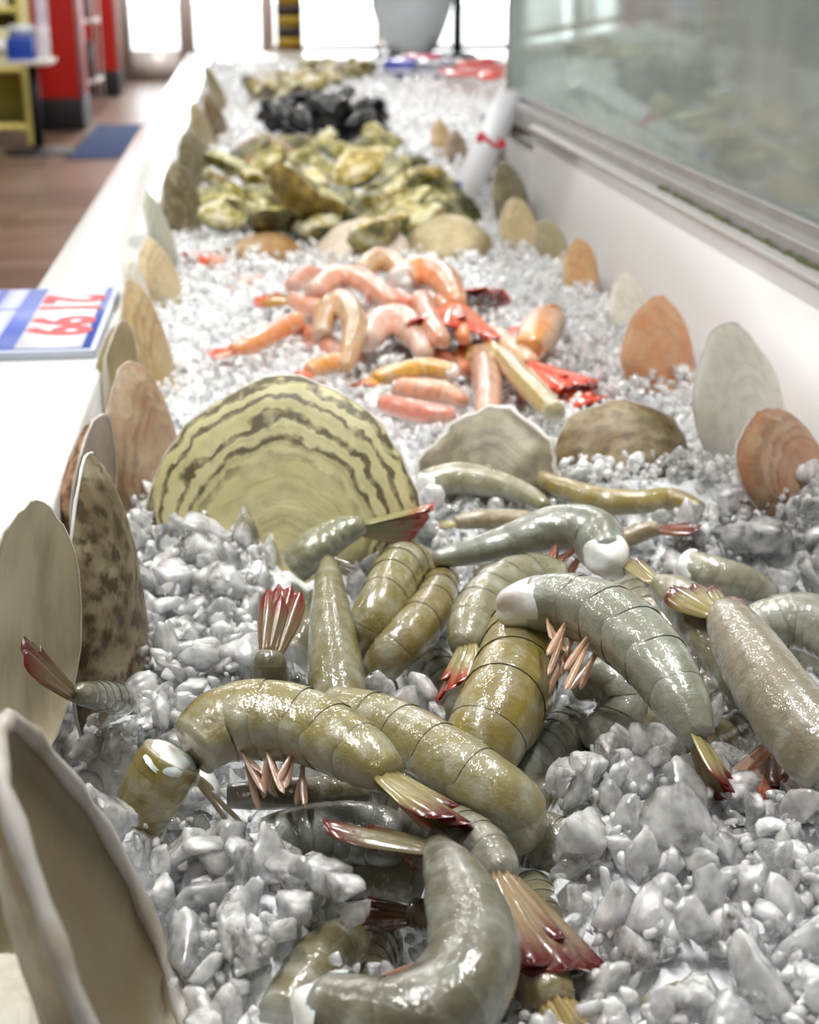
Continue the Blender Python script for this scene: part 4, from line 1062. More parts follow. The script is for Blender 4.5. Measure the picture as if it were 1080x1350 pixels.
CREAM, WHITE, BRN, PNK, ORG, OLV, MOT = srgb(214, 204, 176), srgb(226, 222, 210), srgb(150, 112, 66), srgb(196, 164, 142), srgb(206, 150, 104), srgb(168, 156, 104), srgb(112, 96, 68)
BAND = srgb(196, 188, 138)
clams = [
    ('big clam shell with dark concentric bands standing upright in mid ice', (376, 735, -0.012), (372, 500, 0.035), (562, 620, 0.0), BAND, CREAM, 1, 0.20),
    ('grey-white shell with a wavy white lip, right of the banded shell', (645, 655, -0.012), (640, 542, 0.03), (738, 590, 0.0), srgb(112, 104, 84), WHITE, 1, 0.34),
    ('brown and olive humped shell, right of the white-lipped shell', (825, 640, -0.015), (815, 526, 0.03), (912, 575, 0.02), srgb(108, 84, 40), srgb(140, 120, 60), 1, 0.38),
    ('huge grey-olive shell with a thick white rim at the lower left corner', (262, 1500, -0.02), (6, 955, 0.02), (200, 1228, 0.07), srgb(150, 136, 104), srgb(126, 116, 90), -1, 0.16),
    ('grey-green shell behind the huge one, its lower lip over a dark gap', (20, 1255, -0.06), (-20, 985, 0.03), (60, 1130, 0.03), srgb(150, 140, 104), srgb(128, 122, 94), -1, 0.16),
    ('white clam shell with speckled rim in the bottom left corner', (-40, 1420, -0.05), (-10, 1262, 0.04), (95, 1365, 0.0), WHITE, WHITE, 1, 0.25),
    ('tall pale cream shell with a smooth face at the left edge', (46, 985, -0.012), (40, 658, 0.0), (108, 800, 0.03), CREAM, srgb(236, 226, 196), -1, 0.14),
    ('mottled dark brown shell seen edge on with a white rim, left row', (132, 925, -0.02), (122, 598, 0.02), (161, 760, 0.05), MOT, WHITE, 1, 0.24),
    ('pink-backed shell with a pale rounded top, behind the mottled one', (118, 760, -0.03), (132, 543, 0.02), (154, 640, 0.05), srgb(182, 130, 100), srgb(204, 186, 170), -1, 0.22),
    ('tan and rosy shell standing left of the banded shell', (182, 662, -0.02), (176, 478, 0.02), (222, 580, 0.05), srgb(164, 132, 102), srgb(190, 150, 100), 1, 0.25),
    ('olive-tan shell close behind the rosy one, against the ledge', (160, 570, -0.03), (162, 424, 0.02), (186, 500, 0.05), srgb(150, 134, 92), srgb(182, 164, 120), -1, 0.22),
    ('narrow tan shell leaning right beside the blue price sign', (200, 520, -0.02), (168, 368, 0.0), (206, 440, 0.05), srgb(184, 156, 108), srgb(190, 164, 116), 1, 0.18),
    ('pale tan shell beyond the blue price sign', (212, 395, -0.015), (198, 314, 0.02), (226, 350, 0.06), srgb(200, 178, 140), CREAM, 1, 0.22),
    ('small whitish shell tip just left of the pale tan shell', (180, 400, -0.03), (172, 342, 0.02), (188, 372, 0.05), WHITE, WHITE, 1, 0.2),
    ('thin pale grey pointed shell on the left row', (214, 335, -0.03), (194, 252, 0.02), (216, 300, 0.06), srgb(180, 182, 168), srgb(180, 182, 168), 1, 0.16),
    ('dark brown shell standing at the left of the oysters', (240, 320, -0.02), (232, 214, 0.02), (258, 270, 0.10), srgb(104, 88, 58), srgb(130, 110, 70), 1, 0.24),
    ('dark grey-green shell behind the dark brown one', (252, 262, -0.02), (252, 172, 0.03), (268, 215, 0.14), srgb(112, 104, 74), srgb(130, 118, 84), 1, 0.24),
    ('tan shell high on the left row near the far end', (266, 205, -0.02), (262, 142, 0.03), (276, 172, 0.2), srgb(170, 152, 112), CREAM, 1, 0.24),
    ('brown rounded shell on the left row beside the far ice', (284, 182, -0.01), (282, 136, 0.03), (296, 160, 0.2), srgb(128, 98, 62), srgb(150, 120, 80), 1, 0.3),
    ('olive shell at the far end of the left row', (288, 148, -0.01), (284, 112, 0.03), (298, 130, 0.3), srgb(160, 142, 96), CREAM, 1, 0.3),
    ('brown shell ridge lying left of the pinkish divider shell', (350, 352, -0.01), (345, 312, 0.06), (405, 338, 0.0), srgb(146, 104, 50), BRN, 1, 0.3),
    ('smooth pinkish-grey shell dividing oysters from pink shrimp', (472, 352, -0.01), (475, 290, 0.05), (540, 322, 0.0), srgb(206, 188, 172), CREAM, 1, 0.24),
    ('tan and grey shell, right of the pinkish divider shell', (590, 345, -0.01), (588, 284, 0.05), (652, 320, 0.0), srgb(170, 152, 112), CREAM, 1, 0.28),
    ('cream pointed shell standing against the right wall by the price card', (688, 335, -0.01), (683, 262, 0.03), (712, 308, 0.04), srgb(226, 202, 154), CREAM, 1, 0.2),
    ('olive-grey shell right of the cream pointed one', (728, 345, -0.01), (725, 290, 0.03), (748, 320, 0.04), srgb(170, 158, 120), CREAM, 1, 0.2),
    ('dark olive shell in the shade under the price card', (672, 290, -0.02), (668, 214, 0.03), (692, 250, 0.05), srgb(120, 112, 82), CREAM, 1, 0.22),
    ('small orange shell against the right wall', (764, 388, -0.01), (768, 314, 0.03), (790, 350, 0.03), srgb(218, 166, 112), srgb(220, 180, 130), 1, 0.2),
    ('small translucent white shell above the large orange one', (828, 430, -0.01), (832, 362, 0.03), (858, 395, 0.03), WHITE, WHITE, 1, 0.18),
    ('large orange-pink shell leaning on the right white wall', (866, 510, -0.01), (872, 392, 0.03), (914, 445, 0.05), srgb(218, 152, 108), srgb(224, 170, 130), 1, 0.22),
    ('large white shell flat against the right wall', (975, 580, -0.01), (968, 428, 0.03), (1030, 500, 0.04), srgb(226, 224, 214), WHITE, 1, 0.14),
    ('pinkish-brown shell half buried at the right edge of the ice', (1045, 665, -0.02), (1018, 538, 0.03), (1085, 590, 0.06), srgb(178, 126, 92), PNK, 1, 0.24),
    ('long brown shell behind the left end of the oysters', (345, 240, -0.01), (345, 178, 0.06), (398, 212, 0.0), srgb(140, 110, 70), BRN, 1, 0.26),
    ('small tan shell left of the price card in the far ice', (582, 198, -0.01), (580, 158, 0.03), (594, 180, 0.04), srgb(190, 156, 116), CREAM, 1, 0.24),
    ('small purplish-brown shell touching the price card', (602, 215, -0.01), (602, 172, 0.03), (616, 192, 0.04), srgb(132, 106, 94), CREAM, 1, 0.24),
]
for lab, B, T, S, oc, ic, fc, bl in clams:
    big = lab.startswith('huge')
    make_clam(lab, B, T, S, oc, ic, fc, bl, group='loose clam shells edging the ice', wavy=0.07 if 'wavy' in lab else 0.045 if 'humped' in lab else 0.026, stain=1.0 if 'mottled' in lab else 0.6 if 'brown and olive' in lab or 'dark brown' in lab else 0.15,
              band=1.0 if 'bands' in lab else 0.0 if 'white' in lab else 0.35, bury=0.05 if fc < 0 else 0.25, rim_r=0.020 if big else 0.032 if 'lip,' in lab else 0.009)

# ------------------------------------------------------------------ oysters, mussels and far clams
def lumpy_valve(seed, lx, ly, lz, up, rough, curl, nseg=20, nr=10):
    r = np.random.default_rng(seed)
    ph = r.random(8) * 6.28
    V = []
    for i in range(nr):
        u = i / (nr - 1)
        for k in range(nseg):
            f = 2 * math.pi * k / nseg
            wob = 1 + rough * (0.6 * math.sin(2 * f + ph[0]) + 0.5 * math.sin(3 * f + ph[1]) + 0.35 * math.sin(5 * f + ph[2]))
            taper = 1 - 0.38 * (math.cos(f) * 0.5 + 0.5) ** 2
            x = math.cos(f) * lx * u * wob
            y = math.sin(f) * ly * u * wob * taper
            z = up * lz * (1 - u ** 2) ** 0.6 + up * lz * rough * 0.7 * math.sin(u * 17 + ph[3] + math.sin(2 * f)) * (u < 0.99) * u
            z += curl * (x / lx) ** 2 * lz + rough * lz * 0.8 * u * math.sin(3 * f + ph[4])
            V.append((x, y, z))
    Fq = []
    for i in range(nr - 1):
        for k in range(nseg):
            q = (i * nseg + k, i * nseg + (k + 1) % nseg, (i + 1) * nseg + (k + 1) % nseg, (i + 1) * nseg + k)
            Fq.append(q[::-1] if up > 0 else q)
    return np.array(V), np.array(Fq)


OY_MESH = []
for sd in range(7):
    a = mesh_np('upper_valve', *lumpy_valve(sd, 0.046, 0.029, 0.015, 1, 0.24, 0.35))
    b = mesh_np('lower_valve', *lumpy_valve(sd + 0, 0.048, 0.031, 0.018, -1, 0.24, 0.35))
    for m_ in (a, b): m_.materials.append(M['oyster'])
    OY_MESH.append((a, b))
MU_MESH = []
for sd in range(4):
    a = mesh_np('upper_valve', *lumpy_valve(sd + 40, 0.040, 0.021, 0.013, 1, 0.03, 0.1))
    b = mesh_np('lower_valve', *lumpy_valve(sd + 40, 0.040, 0.021, 0.013, -1, 0.03, 0.1))
    for m_ in (a, b): m_.materials.append(M['mussel'])
    MU_MESH.append((a, b))


def bivalve(name, meshes, p, rot, sc, label, cat, group, cols):
    root = empty(name, p)
    root.rotation_euler = rot; root.scale = (sc, sc, sc)
    tag(root, label, cat, group)
    for me_, nm, c in zip(meshes, ('upper_valve', 'lower_valve'), cols):
        link(nm, me_, None, root, color=c)
    return root


OYC = [srgb(176, 172, 90), srgb(120, 124, 70), srgb(206, 204, 176), srgb(196, 160, 60), srgb(70, 72, 56), srgb(150, 156, 96)]
oy = [(280, 268, 0), (300, 250, 3), (318, 282, 1), (345, 262, 5), (338, 240, 2), (300, 215, 5), (325, 205, 2), (350, 215, 0), (372, 236, 5), (385, 290, 3),
      (352, 292, 0), (405, 262, 2), (420, 295, 4), (440, 230, 0), (395, 210, 5), (420, 192, 1), (452, 200, 0), (480, 192, 5), (500, 182, 1), (470, 222, 3),
      (505, 225, 2), (490, 205, 0), (520, 245, 5), (500, 265, 2), (525, 275, 0), (545, 250, 3), (560, 232, 3), (540, 215, 5), (515, 295, 3), (545, 290, 0),
      (570, 262, 5), (605, 268, 1), (480, 290, 4), (455, 265, 5), (585, 245, 4), (380, 190, 1), (440, 178, 1), (470, 175, 5), (365, 268, 1), (400, 240, 3),
      (290, 285, 1), (500, 310, 3), (555, 268, 1)]
special = {11: 'largest oyster, pale-topped and yellow-edged, propped over dark ones at centre', 30: 'olive oyster just below the lower corner of the price card',
           26: 'golden-brown oyster at the right end of the oyster pile', 19: 'bright yellow-green oyster at the back centre of the pile',
           31: 'dark green oyster lowest at right, next to the price card foot', 0: 'pale green oyster at the near left corner of the pile'}
for i, (a, b, ci) in enumerate(oy):
    r = random.Random(100 + i)
    p = P(a, b, 0.016 + 0.012 * r.random() + (0.022 if i in (11, 19, 26) else 0))
    bivalve('oyster', OY_MESH[i % 7], p, (r.uniform(-0.7, 0.7), r.uniform(-0.6, 0.6), r.uniform(0, 6.28) if i != 11 else 0.35), r.uniform(0.66, 0.95) * (1.45 if i == 11 else 1.0),
            special.get(i, 'rough green and yellow oyster in the pile on the ice'), 'oyster', 'oysters piled on the ice', (OYC[ci], OYC[(ci + 1) % 6]))
k = 0
for i in range(46):
    r = random.Random(500 + i)
    a, b = r.gauss(420, 38), r.gauss(150, 9)
    a = min(495, max(350, a)); b = min(168, max(128, b))
    if a > 455: b = min(168, max(150, b))
    p = P(a, b, 0.018 + 0.022 * r.random())
    bivalve('mussel', MU_MESH[i % 4], p, (r.uniform(-0.8, 0.8), r.uniform(-0.8, 0.8), r.uniform(0, 6.28)), r.uniform(1.0, 1.35),
            'glossy black mussel in the dark pile behind the oysters', 'mussel', 'mussels piled on the far ice', ((0.02, 0.02, 0.03, 1), (0.02, 0.02, 0.03, 1)))
far = [(385, 128, 3), (372, 112, 1), (362, 104, 1), (395, 100, 4), (410, 92, 1), (425, 88, 5), (440, 90, 1), (455, 92, 4), (470, 95, 1), (350, 108, 4), (400, 112, 1), (432, 100, 5), (478, 92, 1), (360, 120, 1), (345, 118, 3)]
for i, (a, b, ci) in enumerate(far):
    r = random.Random(900 + i)
    bivalve('whole_clam', OY_MESH[(i + 3) % 7], P(a, b, 0.03), (r.uniform(-0.3, 0.3), r.uniform(-0.3, 0.3), r.uniform(0, 6.28)), r.uniform(1.1, 1.6),
            'blurred brown clam in the heap at the far end of the ice', 'clam', 'clams heaped at the far end', (srgb(150, 130, 96), srgb(140, 126, 100)))

# ------------------------------------------------------------------ crushed ice
def ico(sub):
    t = (1 + 5 ** 0.5) / 2
    v = [(-1, t, 0), (1, t, 0), (-1, -t, 0), (1, -t, 0), (0, -1, t), (0, 1, t), (0, -1, -t), (0, 1, -t), (t, 0, -1), (t, 0, 1), (-t, 0, -1), (-t, 0, 1)]
    v = [unit(p) for p in v]
    f = [(0, 11, 5), (0, 5, 1), (0, 1, 7), (0, 7, 10), (0, 10, 11), (1, 5, 9), (5, 11, 4), (11, 10, 2), (10, 7, 6), (7, 1, 8), (3, 9, 4), (3, 4, 2), (3, 2, 6), (3, 6, 8), (3, 8, 9), (4, 9, 5), (2, 4, 11), (6, 2, 10), (8, 6, 7), (9, 8, 1)]
    for _ in range(sub):
        mid = {}
        nf = []

        def m(a, b):
            key = (min(a, b), max(a, b))
            if key not in mid:
                v.append(unit(v[a] + v[b])); mid[key] = len(v) - 1
            return mid[key]
        for a, b, c in f:
            x, y, z = m(a, b), m(b, c), m(c, a)
            nf += [(a, x, z), (b, y, x), (c, z, y), (x, y, z)]
        f = nf
    return np.array(v), np.array(f)


def chunk_shape(sub, seed, soft=22.0):
    """broken lump: a sphere of directions cut by random planes, edges slightly melted"""
    r = np.random.default_rng(seed)
    v, f = ico(sub)
    npl = 13
    nrm = r.normal(size=(npl, 3)); nrm /= np.linalg.norm(nrm, axis=1)[:, None]
    d = r.uniform(0.38, 1.0, npl)
    dots = np.maximum(v @ nrm.T, 1e-3) / d
    rad = 1.0 / (np.sum(dots ** soft, 1) ** (1 / soft))
    rad = np.minimum(rad, 1.25)
    w = v * rad[:, None]
    w = w + 0.04 * np.sin(w @ r.normal(size=(3, 3)) * 4 + r.random(3) * 6)
    if sub >= 2:
        w = w + 0.018 * np.sin(w @ r.normal(size=(3, 3)) * 11 + r.random(3) * 6)
    w *= np.array([1.0, r.uniform(0.6, 1.0), r.uniform(0.32, 0.8)])
    return w, f


def rot_mats(n, rng):
    q = rng.normal(size=(n, 4)); q /= np.linalg.norm(q, axis=1)[:, None]
    w, x, y, z = q.T
    return np.stack([np.stack([1 - 2 * (y * y + z * z), 2 * (x * y - z * w), 2 * (x * z + y * w)], -1),
                     np.stack([2 * (x * y + z * w), 1 - 2 * (x * x + z * z), 2 * (y * z - x * w)], -1),
                     np.stack([2 * (x * z - y * w), 2 * (y * z + x * w), 1 - 2 * (x * x + y * y)], -1)], 1)


BP = np.concatenate([b[0] for b in BODY_SAMPLES]); BR = np.concatenate([b[1] for b in BODY_SAMPLES])


def free_of_bodies(C, r, slack=0.75):
    ok = np.ones(len(C), bool)
    for s in range(0, len(C), 2000):
        c = C[s:s + 2000]
        d = np.linalg.norm(c[:, None, :] - BP[None], axis=2)
        ok[s:s + 2000] &= (d > BR[None] + slack * r[s:s + 2000, None]).all(1)
        # nothing sits on top of a body either
        h = np.linalg.norm(c[:, None, :2] - BP[None, :, :2], axis=2)
        ok[s:s + 2000] &= ~((h < BR[None] * 0.8) & (c[:, None, 2] > BP[None, :, 2])).any(1)
    for cen, rad_, xd, yd, nd, Lw, Lh in SHELL_KEEP:
        rel = C - cen
        a, b, n_ = rel @ xd, rel @ yd, rel @ nd
        inside = (np.abs(a) < Lw * 0.95) & (np.abs(b) < Lh * 0.5) & (n_ > -r * 0.7) & (n_ < r * 0.7 + 0.2 * min(Lh, 2 * Lw) * (1 - np.minimum(1, (a / Lw) ** 2 + (2 * b / Lh) ** 2)))
        ok &= ~inside
    return ok


def scatter(n, y0, y1, smin, smax, power, lift, rng, weight=None):
    Y = rng.uniform(y0, y1, n)
    X = LX_IN + 0.006 + rng.random(n) * (x_right(Y) - LX_IN - 0.014)
    s = smin + (smax - smin) * rng.random(n) ** power
    Z = ZI + ice_h(X, Y) + lift * (rng.random(n) - 0.55) - 0.1 * s
    return np.stack([X, Y, Z], -1), s


def merge(shapes, C, s, R, rng):
    idx = rng.integers(0, len(shapes), len(C))
    Vs, Fs, off = [], [], 0
    for k, (v, f) in enumerate(shapes):
        m = idx == k
        n = m.sum()
        if not n: continue
        W = np.einsum('nij,vj->nvi', R[m], v) * s[m][:, None, None] + C[m][:, None, :]
        Vs.append(W.reshape(-1, 3))
        Fs.append((f[None] + (np.arange(n) * len(v))[:, None, None] + off).reshape(-1, 3))
        off += n * len(v)
    return np.concatenate(Vs), np.concatenate(Fs)


def stuff_ice(name, label, mat, n, y0, y1, smin, smax, power, lift, sub, seed, smooth=True):
    rng = np.random.default_rng(seed)
    C, s = scatter(n, y0, y1, smin, smax, power, lift, rng)
    ok = free_of_bodies(C, s) & ~((C[:, 0] < -0.034) & (C[:, 1] < 0.40)) & ~((C[:, 0] < -0.026) & (C[:, 1] < 0.36)) & ((C[:, 2] - ZI > -0.024) | (rng.random(len(C)) < 0.18) | (C[:, 0] < -0.06))
    C, s = C[ok], s[ok]
    V, Fc = merge([chunk_shape(sub, seed * 50 + k) for k in range(14)], C, s, rot_mats(len(C), rng), rng)
    o = link(name, mesh_np(name, V, Fc, smooth=smooth), mat)
    tag(o, label, 'ice', kind='stuff')
    return o


stuff_ice('crushed_ice', 'fine translucent crushed ice heaped around the raw shrimp in front', M['ice_near'], 9000, 0.20, 0.80, 0.0016, 0.0045, 1.2, 0.014, 1, 3)
stuff_ice('coarse_crushed_ice', 'larger translucent ice lumps mixed into the crushed ice in front', M['ice_near'], 2200, 0.20, 0.80, 0.0042, 0.0105, 1.8, 0.016, 2, 6)
stuff_ice('fine_crushed_ice', 'white crushed ice around the pink shrimp in mid counter', M['ice_far'], 9500, 0.78, 1.75, 0.0025, 0.0075, 1.8, 0.016, 1, 4)
stuff_ice('far_crushed_ice', 'bright blurred crushed ice along the far half of the counter', M['ice_far'], 9000, 1.72, YEND - 0.02, 0.006, 0.015, 1.5, 0.025, 0, 5)

# the largest pieces in the foreground, each its own object
CH_MESH = []
for k in range(16):
    v, f = chunk_shape(3, 700 + k, 40.0)
    m_ = mesh_np('ice_chunk', v, f); m_.materials.append(M['ice_chunk'])
    CH_MESH.append(m_)
rng = np.random.default_rng(77)
cand, csz = scatter(6000, 0.26, 0.74, 0.0060, 0.0145, 1.5, 0.012, rng)
cand[:, 2] += 0.25 * csz
order = np.argsort(-csz * (1.3 - cand[:, 1]))
ok = free_of_bodies(cand, csz, 0.85) & ~((cand[:, 0] < -0.030) & (cand[:, 1] < 0.41)) & ((cand[:, 2] - ZI > -0.016) | (rng.random(len(cand)) < 0.08))
chosen = []
for i in order:
    if not ok[i] or len(chosen) >= 300: continue
    p = cand[i]
    v = p - CAM
    c = v @ FW
    px, py = CXP + F_PX * (v @ RT) / c, CYP - F_PX * (v @ UP) / c
    if not (-20 < px < 1100 and 640 < py < 1375): continue
    if all(np.linalg.norm(p - cand[j]) > 0.55 * (csz[i] + csz[j]) for j in chosen): chosen.append(i)
extra = [(500, 915, -0.004, 0.0085), (530, 925, -0.008, 0.010), (560, 905, -0.002, 0.0085), (575, 940, -0.008, 0.008), (795, 985, 0.004, 0.0095), (845, 975, 0.008, 0.009), (870, 995, 0.006, 0.007),
         (745, 1020, 0.0, 0.0075), (775, 1010, 0.002, 0.008), (925, 905, 0.004, 0.006), (945, 935, 0.0, 0.008), (960, 905, 0.0, 0.006), (915, 870, 0.002, 0.008),
         (430, 1145, 0.010, 0.010), (455, 1170, 0.010, 0.010), (470, 1200, 0.004, 0.009), (160, 1070, 0.004, 0.010), (905, 1035, 0.006, 0.010), (1060, 1065, 0.006, 0.010)]
items = [(cand[i], csz[i]) for i in chosen[:300 - len(extra)]] + [(P(a, b, z), s) for a, b, z, s in extra]
for k, (p, s) in enumerate(items):
    r = random.Random(3000 + k)
    o = bpy.data.objects.new('ice_chunk', CH_MESH[k % 16])
    COL.objects.link(o)
    o.location = tuple(map(float, p)); o.scale = (s, s, s)
    o.rotation_euler = (r.uniform(0, 6.28), r.uniform(0, 6.28), r.uniform(0, 6.28))
    tag(o, 'clear broken chunk of ice in the loose pile around the raw shrimp', 'ice', 'loose ice chunks in the foreground')

# ------------------------------------------------------------------ signs
def text_obj(name, body, size, mat, parent, mtx_cols, loc, color=None, extrude=0.0002):
    cu = bpy.data.curves.new(name, 'FONT')
    cu.body = body; cu.size = size; cu.offset = size * 0.035; cu.extrude = extrude
    cu.align_x = 'CENTER'; cu.align_y = 'CENTER'
    cu.materials.append(mat)
    tmp = bpy.data.objects.new(name, cu)
    COL.objects.link(tmp)
    bpy.context.view_layer.update()
    me_t = bpy.data.meshes.new_from_object(tmp.evaluated_get(bpy.context.evaluated_depsgraph_get()))
    bpy.data.objects.remove(tmp)
    o = link(name, me_t, mat)
    from mathutils import Matrix
    x, y = unit(mtx_cols[0]), unit(mtx_cols[1]); z = np.cross(x, y)
    m = Matrix(((x[0], y[0], z[0], loc[0]), (x[1], y[1], z[1], loc[1]), (x[2], y[2], z[2], loc[2]), (0, 0, 0, 1)))
    o.parent = parent
    o.matrix_world = m if parent is None else Matrix.Translation(parent.location).inverted() @ m
    if parent is not None:
        o.matrix_parent_inverse = Matrix.Identity(4)
        o.matrix_basis = Matrix.Translation(-Vector(parent.location)) @ m
    if color: o.color = color
    return o


BLUE, REDC = srgb(72, 96, 186), srgb(206, 24, 40)
sg = empty('price_sign', (-0.18, 1.08, ZI + LZ)); tag(sg, 'blue and white price sign with red digits lying on the white ledge', 'sign')
sx0, sx1, sy0, sy1, sz = -0.33, -0.110, 0.982, 1.192, ZI + LZ
box('sign_board', sx0, sx1, sy0, sy1, sz + 0.0005, sz + 0.0065, M['tint'], sg, bevel=0.001, color=srgb(196, 204, 220))
box('blue_print', sx0 + 0.002, sx1 - 0.004, sy0 + 0.004, sy1 - 0.003, sz + 0.0065, sz + 0.0068, M['tint'], sg, color=BLUE)
box('price_field', sx1 - 0.056, sx1 - 0.010, sy0 + 0.006, sy1 - 0.004, sz + 0.0068, sz + 0.0071, M['tint'], sg, color=srgb(240, 240, 246))
text_obj('price_digits', '21', 0.062, M['tint'], sg, ((0, -1, 0), (1, 0, 0)), (sx1 - 0.034, sy1 - 0.062, sz + 0.0073), REDC)
text_obj('price_digits', '99', 0.062, M['tint'], sg, ((0, -1, 0), (1, 0, 0)), (sx1 - 0.034, sy1 - 0.138, sz + 0.0073), REDC)
for rx, segs in ((sx1 - 0.079, ((0.0, 0.066), (0.076, 0.205))), (sx1 - 0.103, ((0.0, 0.062), (0.070, 0.20))), (sx1 - 0.127, ((0.02, 0.06), (0.07, 0.2)))):
    for a, b in segs:                                    # words of tall pale capitals, too blurred to read
        yy = sy1 - 0.006 - a
        while yy > sy1 - 0.004 - b and yy > sy0 + 0.012:
            w = 0.0062
            box('letter', rx - 0.008, rx + 0.008, yy - w, yy, sz + 0.0068, sz + 0.0070, M['tint'], sg, color=srgb(214, 220, 242))
            yy -= w + 0.0016

yb, yt = 1.78, 2.0
c0, c1, c2 = PY(592, 252, yb), PY(632, 260, yb), PY(694, 126, yt)
c3 = c2 - (c1 - c0)
xv = unit(c1 - c0); yv = unit(((c3 + c2) - (c0 + c1)) / 2); nv = unit(np.cross(xv, yv))
cd = empty('price_card', c0); tag(cd, 'white price card with a red figure tilted against the glass end', 'sign')
V = np.array([c0, c1, c2, c3]); V = np.concatenate([V, V - nv * 0.003]) - c0
link('card', mesh_np('card', V, np.array([(0, 1, 2, 3), (7, 6, 5, 4), (1, 0, 4, 5), (2, 1, 5, 6), (3, 2, 6, 7), (0, 3, 7, 4)]), smooth=False), M['tint'], cd, color=srgb(238, 238, 242))
q0, q1 = c0 + (c3 - c0) * 0.03, c1 + (c2 - c1) * 0.03
V = np.array([c0 + nv * .0006, c0 + (c1 - c0) * 0.30 + nv * .0006, c0 + (c1 - c0) * 0.30 + (c3 - c0) * 0.09 + nv * .0006, c0 + (c3 - c0) * 0.09 + nv * .0006]) - c0
link('blue_corner', mesh_np('blue_corner', V, np.array([(0, 1, 2, 3)]), smooth=False), M['tint'], cd, color=BLUE)
text_obj('price_digits', '2', 0.05, M['tint'], cd, (-yv, np.cross(nv, -yv)), (c0 + c1 + c2 + c3) / 4 + nv * 0.001, REDC)

# ------------------------------------------------------------------ far end of the counter
sp = empty('striped_post', PY(382, 58, 6.2) * np.array([1, 1, 0])); tag(sp, 'yellow and dark brown striped post behind the far end', 'post')
px_, py_ = sp.location[0], sp.location[1]
for i in range(42):
    tube('stripe', [(px_, py_, i * 0.042), (px_, py_, i * 0.042 + 0.042)], 0.053, M['tint'], sp, 18, color=srgb(196, 156, 30) if i % 2 else srgb(66, 52, 40))
box('foot', px_ - 0.1, px_ + 0.1, py_ - 0.1, py_ + 0.1, 0.0, 0.02, M['black'], sp)

hp = PY(546, 62, 5.0)
hd = empty('scale_pan', (hp[0], hp[1], ZI)); tag(hd, 'shiny grey scoop pan with dark rim on a black stand at far end', 'scale')
V, Fq, nr, ns = [], [], 10, 28
for i in range(nr):
    u = i / (nr - 1)
    for k in range(ns):
        f = 2 * math.pi * k / ns
        x, y = math.cos(f) * 0.155 * u, math.sin(f) * 0.13 * u
        V.append((hp[0] + x, hp[1] + y, hp[2] - 0.055 + 0.26 * u ** 3 + 0.35 * (x if x > 0 else x * 0.25)))
for i in range(nr - 1):
    for k in range(ns):
        Fq.append((i * ns + k, i * ns + (k + 1) % ns, (i + 1) * ns + (k + 1) % ns, (i + 1) * ns + k))
po = link('pan', mesh_np('pan', np.array(V) - np.array(hd.location), np.array(Fq)), M['tint_gloss'], hd, color=srgb(196, 202, 206))
m_ = po.modifiers.new('thick', 'SOLIDIFY'); m_.thickness = 0.006
rimp = [V[(nr - 1) * ns + k] for k in range(ns)] + [V[(nr - 1) * ns]]
tube('rim', rimp, 0.008, M['black'], hd, 8)
sx = PY(606, 40, 5.0)[0]
tube('stand', [(sx, 5.05, ZI - 0.0), (sx, 5.05, ZI + 0.5), (sx - 0.01, 5.05, ZI + 0.9)], 0.016, M['black'], hd, 10)
tube('arm', [(sx, 5.05, hp[2] - 0.05), (hp[0] + 0.05, 5.02, hp[2] - 0.055), (hp[0], 5.0, hp[2] - 0.06)], 0.012, M['black'], hd, 8)
tube('column', [(hp[0], 5.0, ZI), (hp[0], 5.0, hp[2] - 0.05)], 0.02, M['black'], hd, 10)
box('base', hp[0] - 0.12, sx + 0.05, 4.92, 5.1, ZI - 0.0, ZI + 0.02, M['black'], hd, bevel=0.004)
sh = empty('service_table', (0.75, 5.2, 0)); tag(sh, 'white service table carrying the scale beyond the ice', 'table')
box('top', -0.1, 1.6, 4.86, 5.6, ZI - 0.03, ZI, M['quartz'], sh, bevel=0.004)
for lx, ly in ((-0.05, 4.92), (1.5, 4.92), (-0.05, 5.5), (1.5, 5.5)):
    box('leg', lx, lx + 0.05, ly, ly + 0.05, 0, ZI - 0.03, M['frame'], sh)

for i, (a, b, col, lab) in enumerate(((532, 92, srgb(84, 92, 176), 'small blue packet on the ice below the scale pan'), (556, 86, srgb(214, 84, 110), 'small pink packet on the ice below the scale pan'), (574, 94, srgb(150, 150, 160), 'small grey packet beside the pink one'))):
    p = P(a, b, 0.03)
    k = empty('packet', p); tag(k, lab, 'packet', 'packets below the scale pan')
    box('pouch', p[0] - 0.055, p[0] + 0.055, p[1] - 0.05, p[1] + 0.05, p[2] - 0.018, p[2] + 0.03, M['tint_gloss'], k, bevel=0.012, color=col)
    box('seal', p[0] - 0.055, p[0] + 0.055, p[1] - 0.066, p[1] - 0.048, p[2] - 0.004, p[2] + 0.004, M['tint_gloss'], k, color=srgb(220, 220, 226))

rg = 'red fish fillets laid on the far ice'
for i, (a, b, ln, rz) in enumerate(((600, 92, 0.14, 0.5), (624, 86, 0.15, 0.6), (645, 92, 0.14, 0.5), (618, 98, 0.13, 0.3), (640, 82, 0.13, 0.8), (650, 103, 0.08, 1.2))):
    p = P(a, b, 0.045)
    v, f = chunk_shape(3, 40 + i, 4.0)
    ns_ = v * np.array([ln, 0.055, 0.03]) * 0.75
    c, s = math.cos(rz), math.sin(rz)
    w = np.stack([ns_[:, 0] * c - ns_[:, 1] * s, ns_[:, 0] * s + ns_[:, 1] * c, ns_[:, 2]], -1)
    o = link('fish_fillet', mesh_np('fish_fillet', w, f), M['fish'], None, p, color=srgb(222, 92, 86) if i < 5 else srgb(224, 58, 36))
    tag(o, 'small bright red fish piece next to the glass end' if i == 5 else 'blurred salmon-red fish fillet on the ice beside the glass end', 'fish', rg)

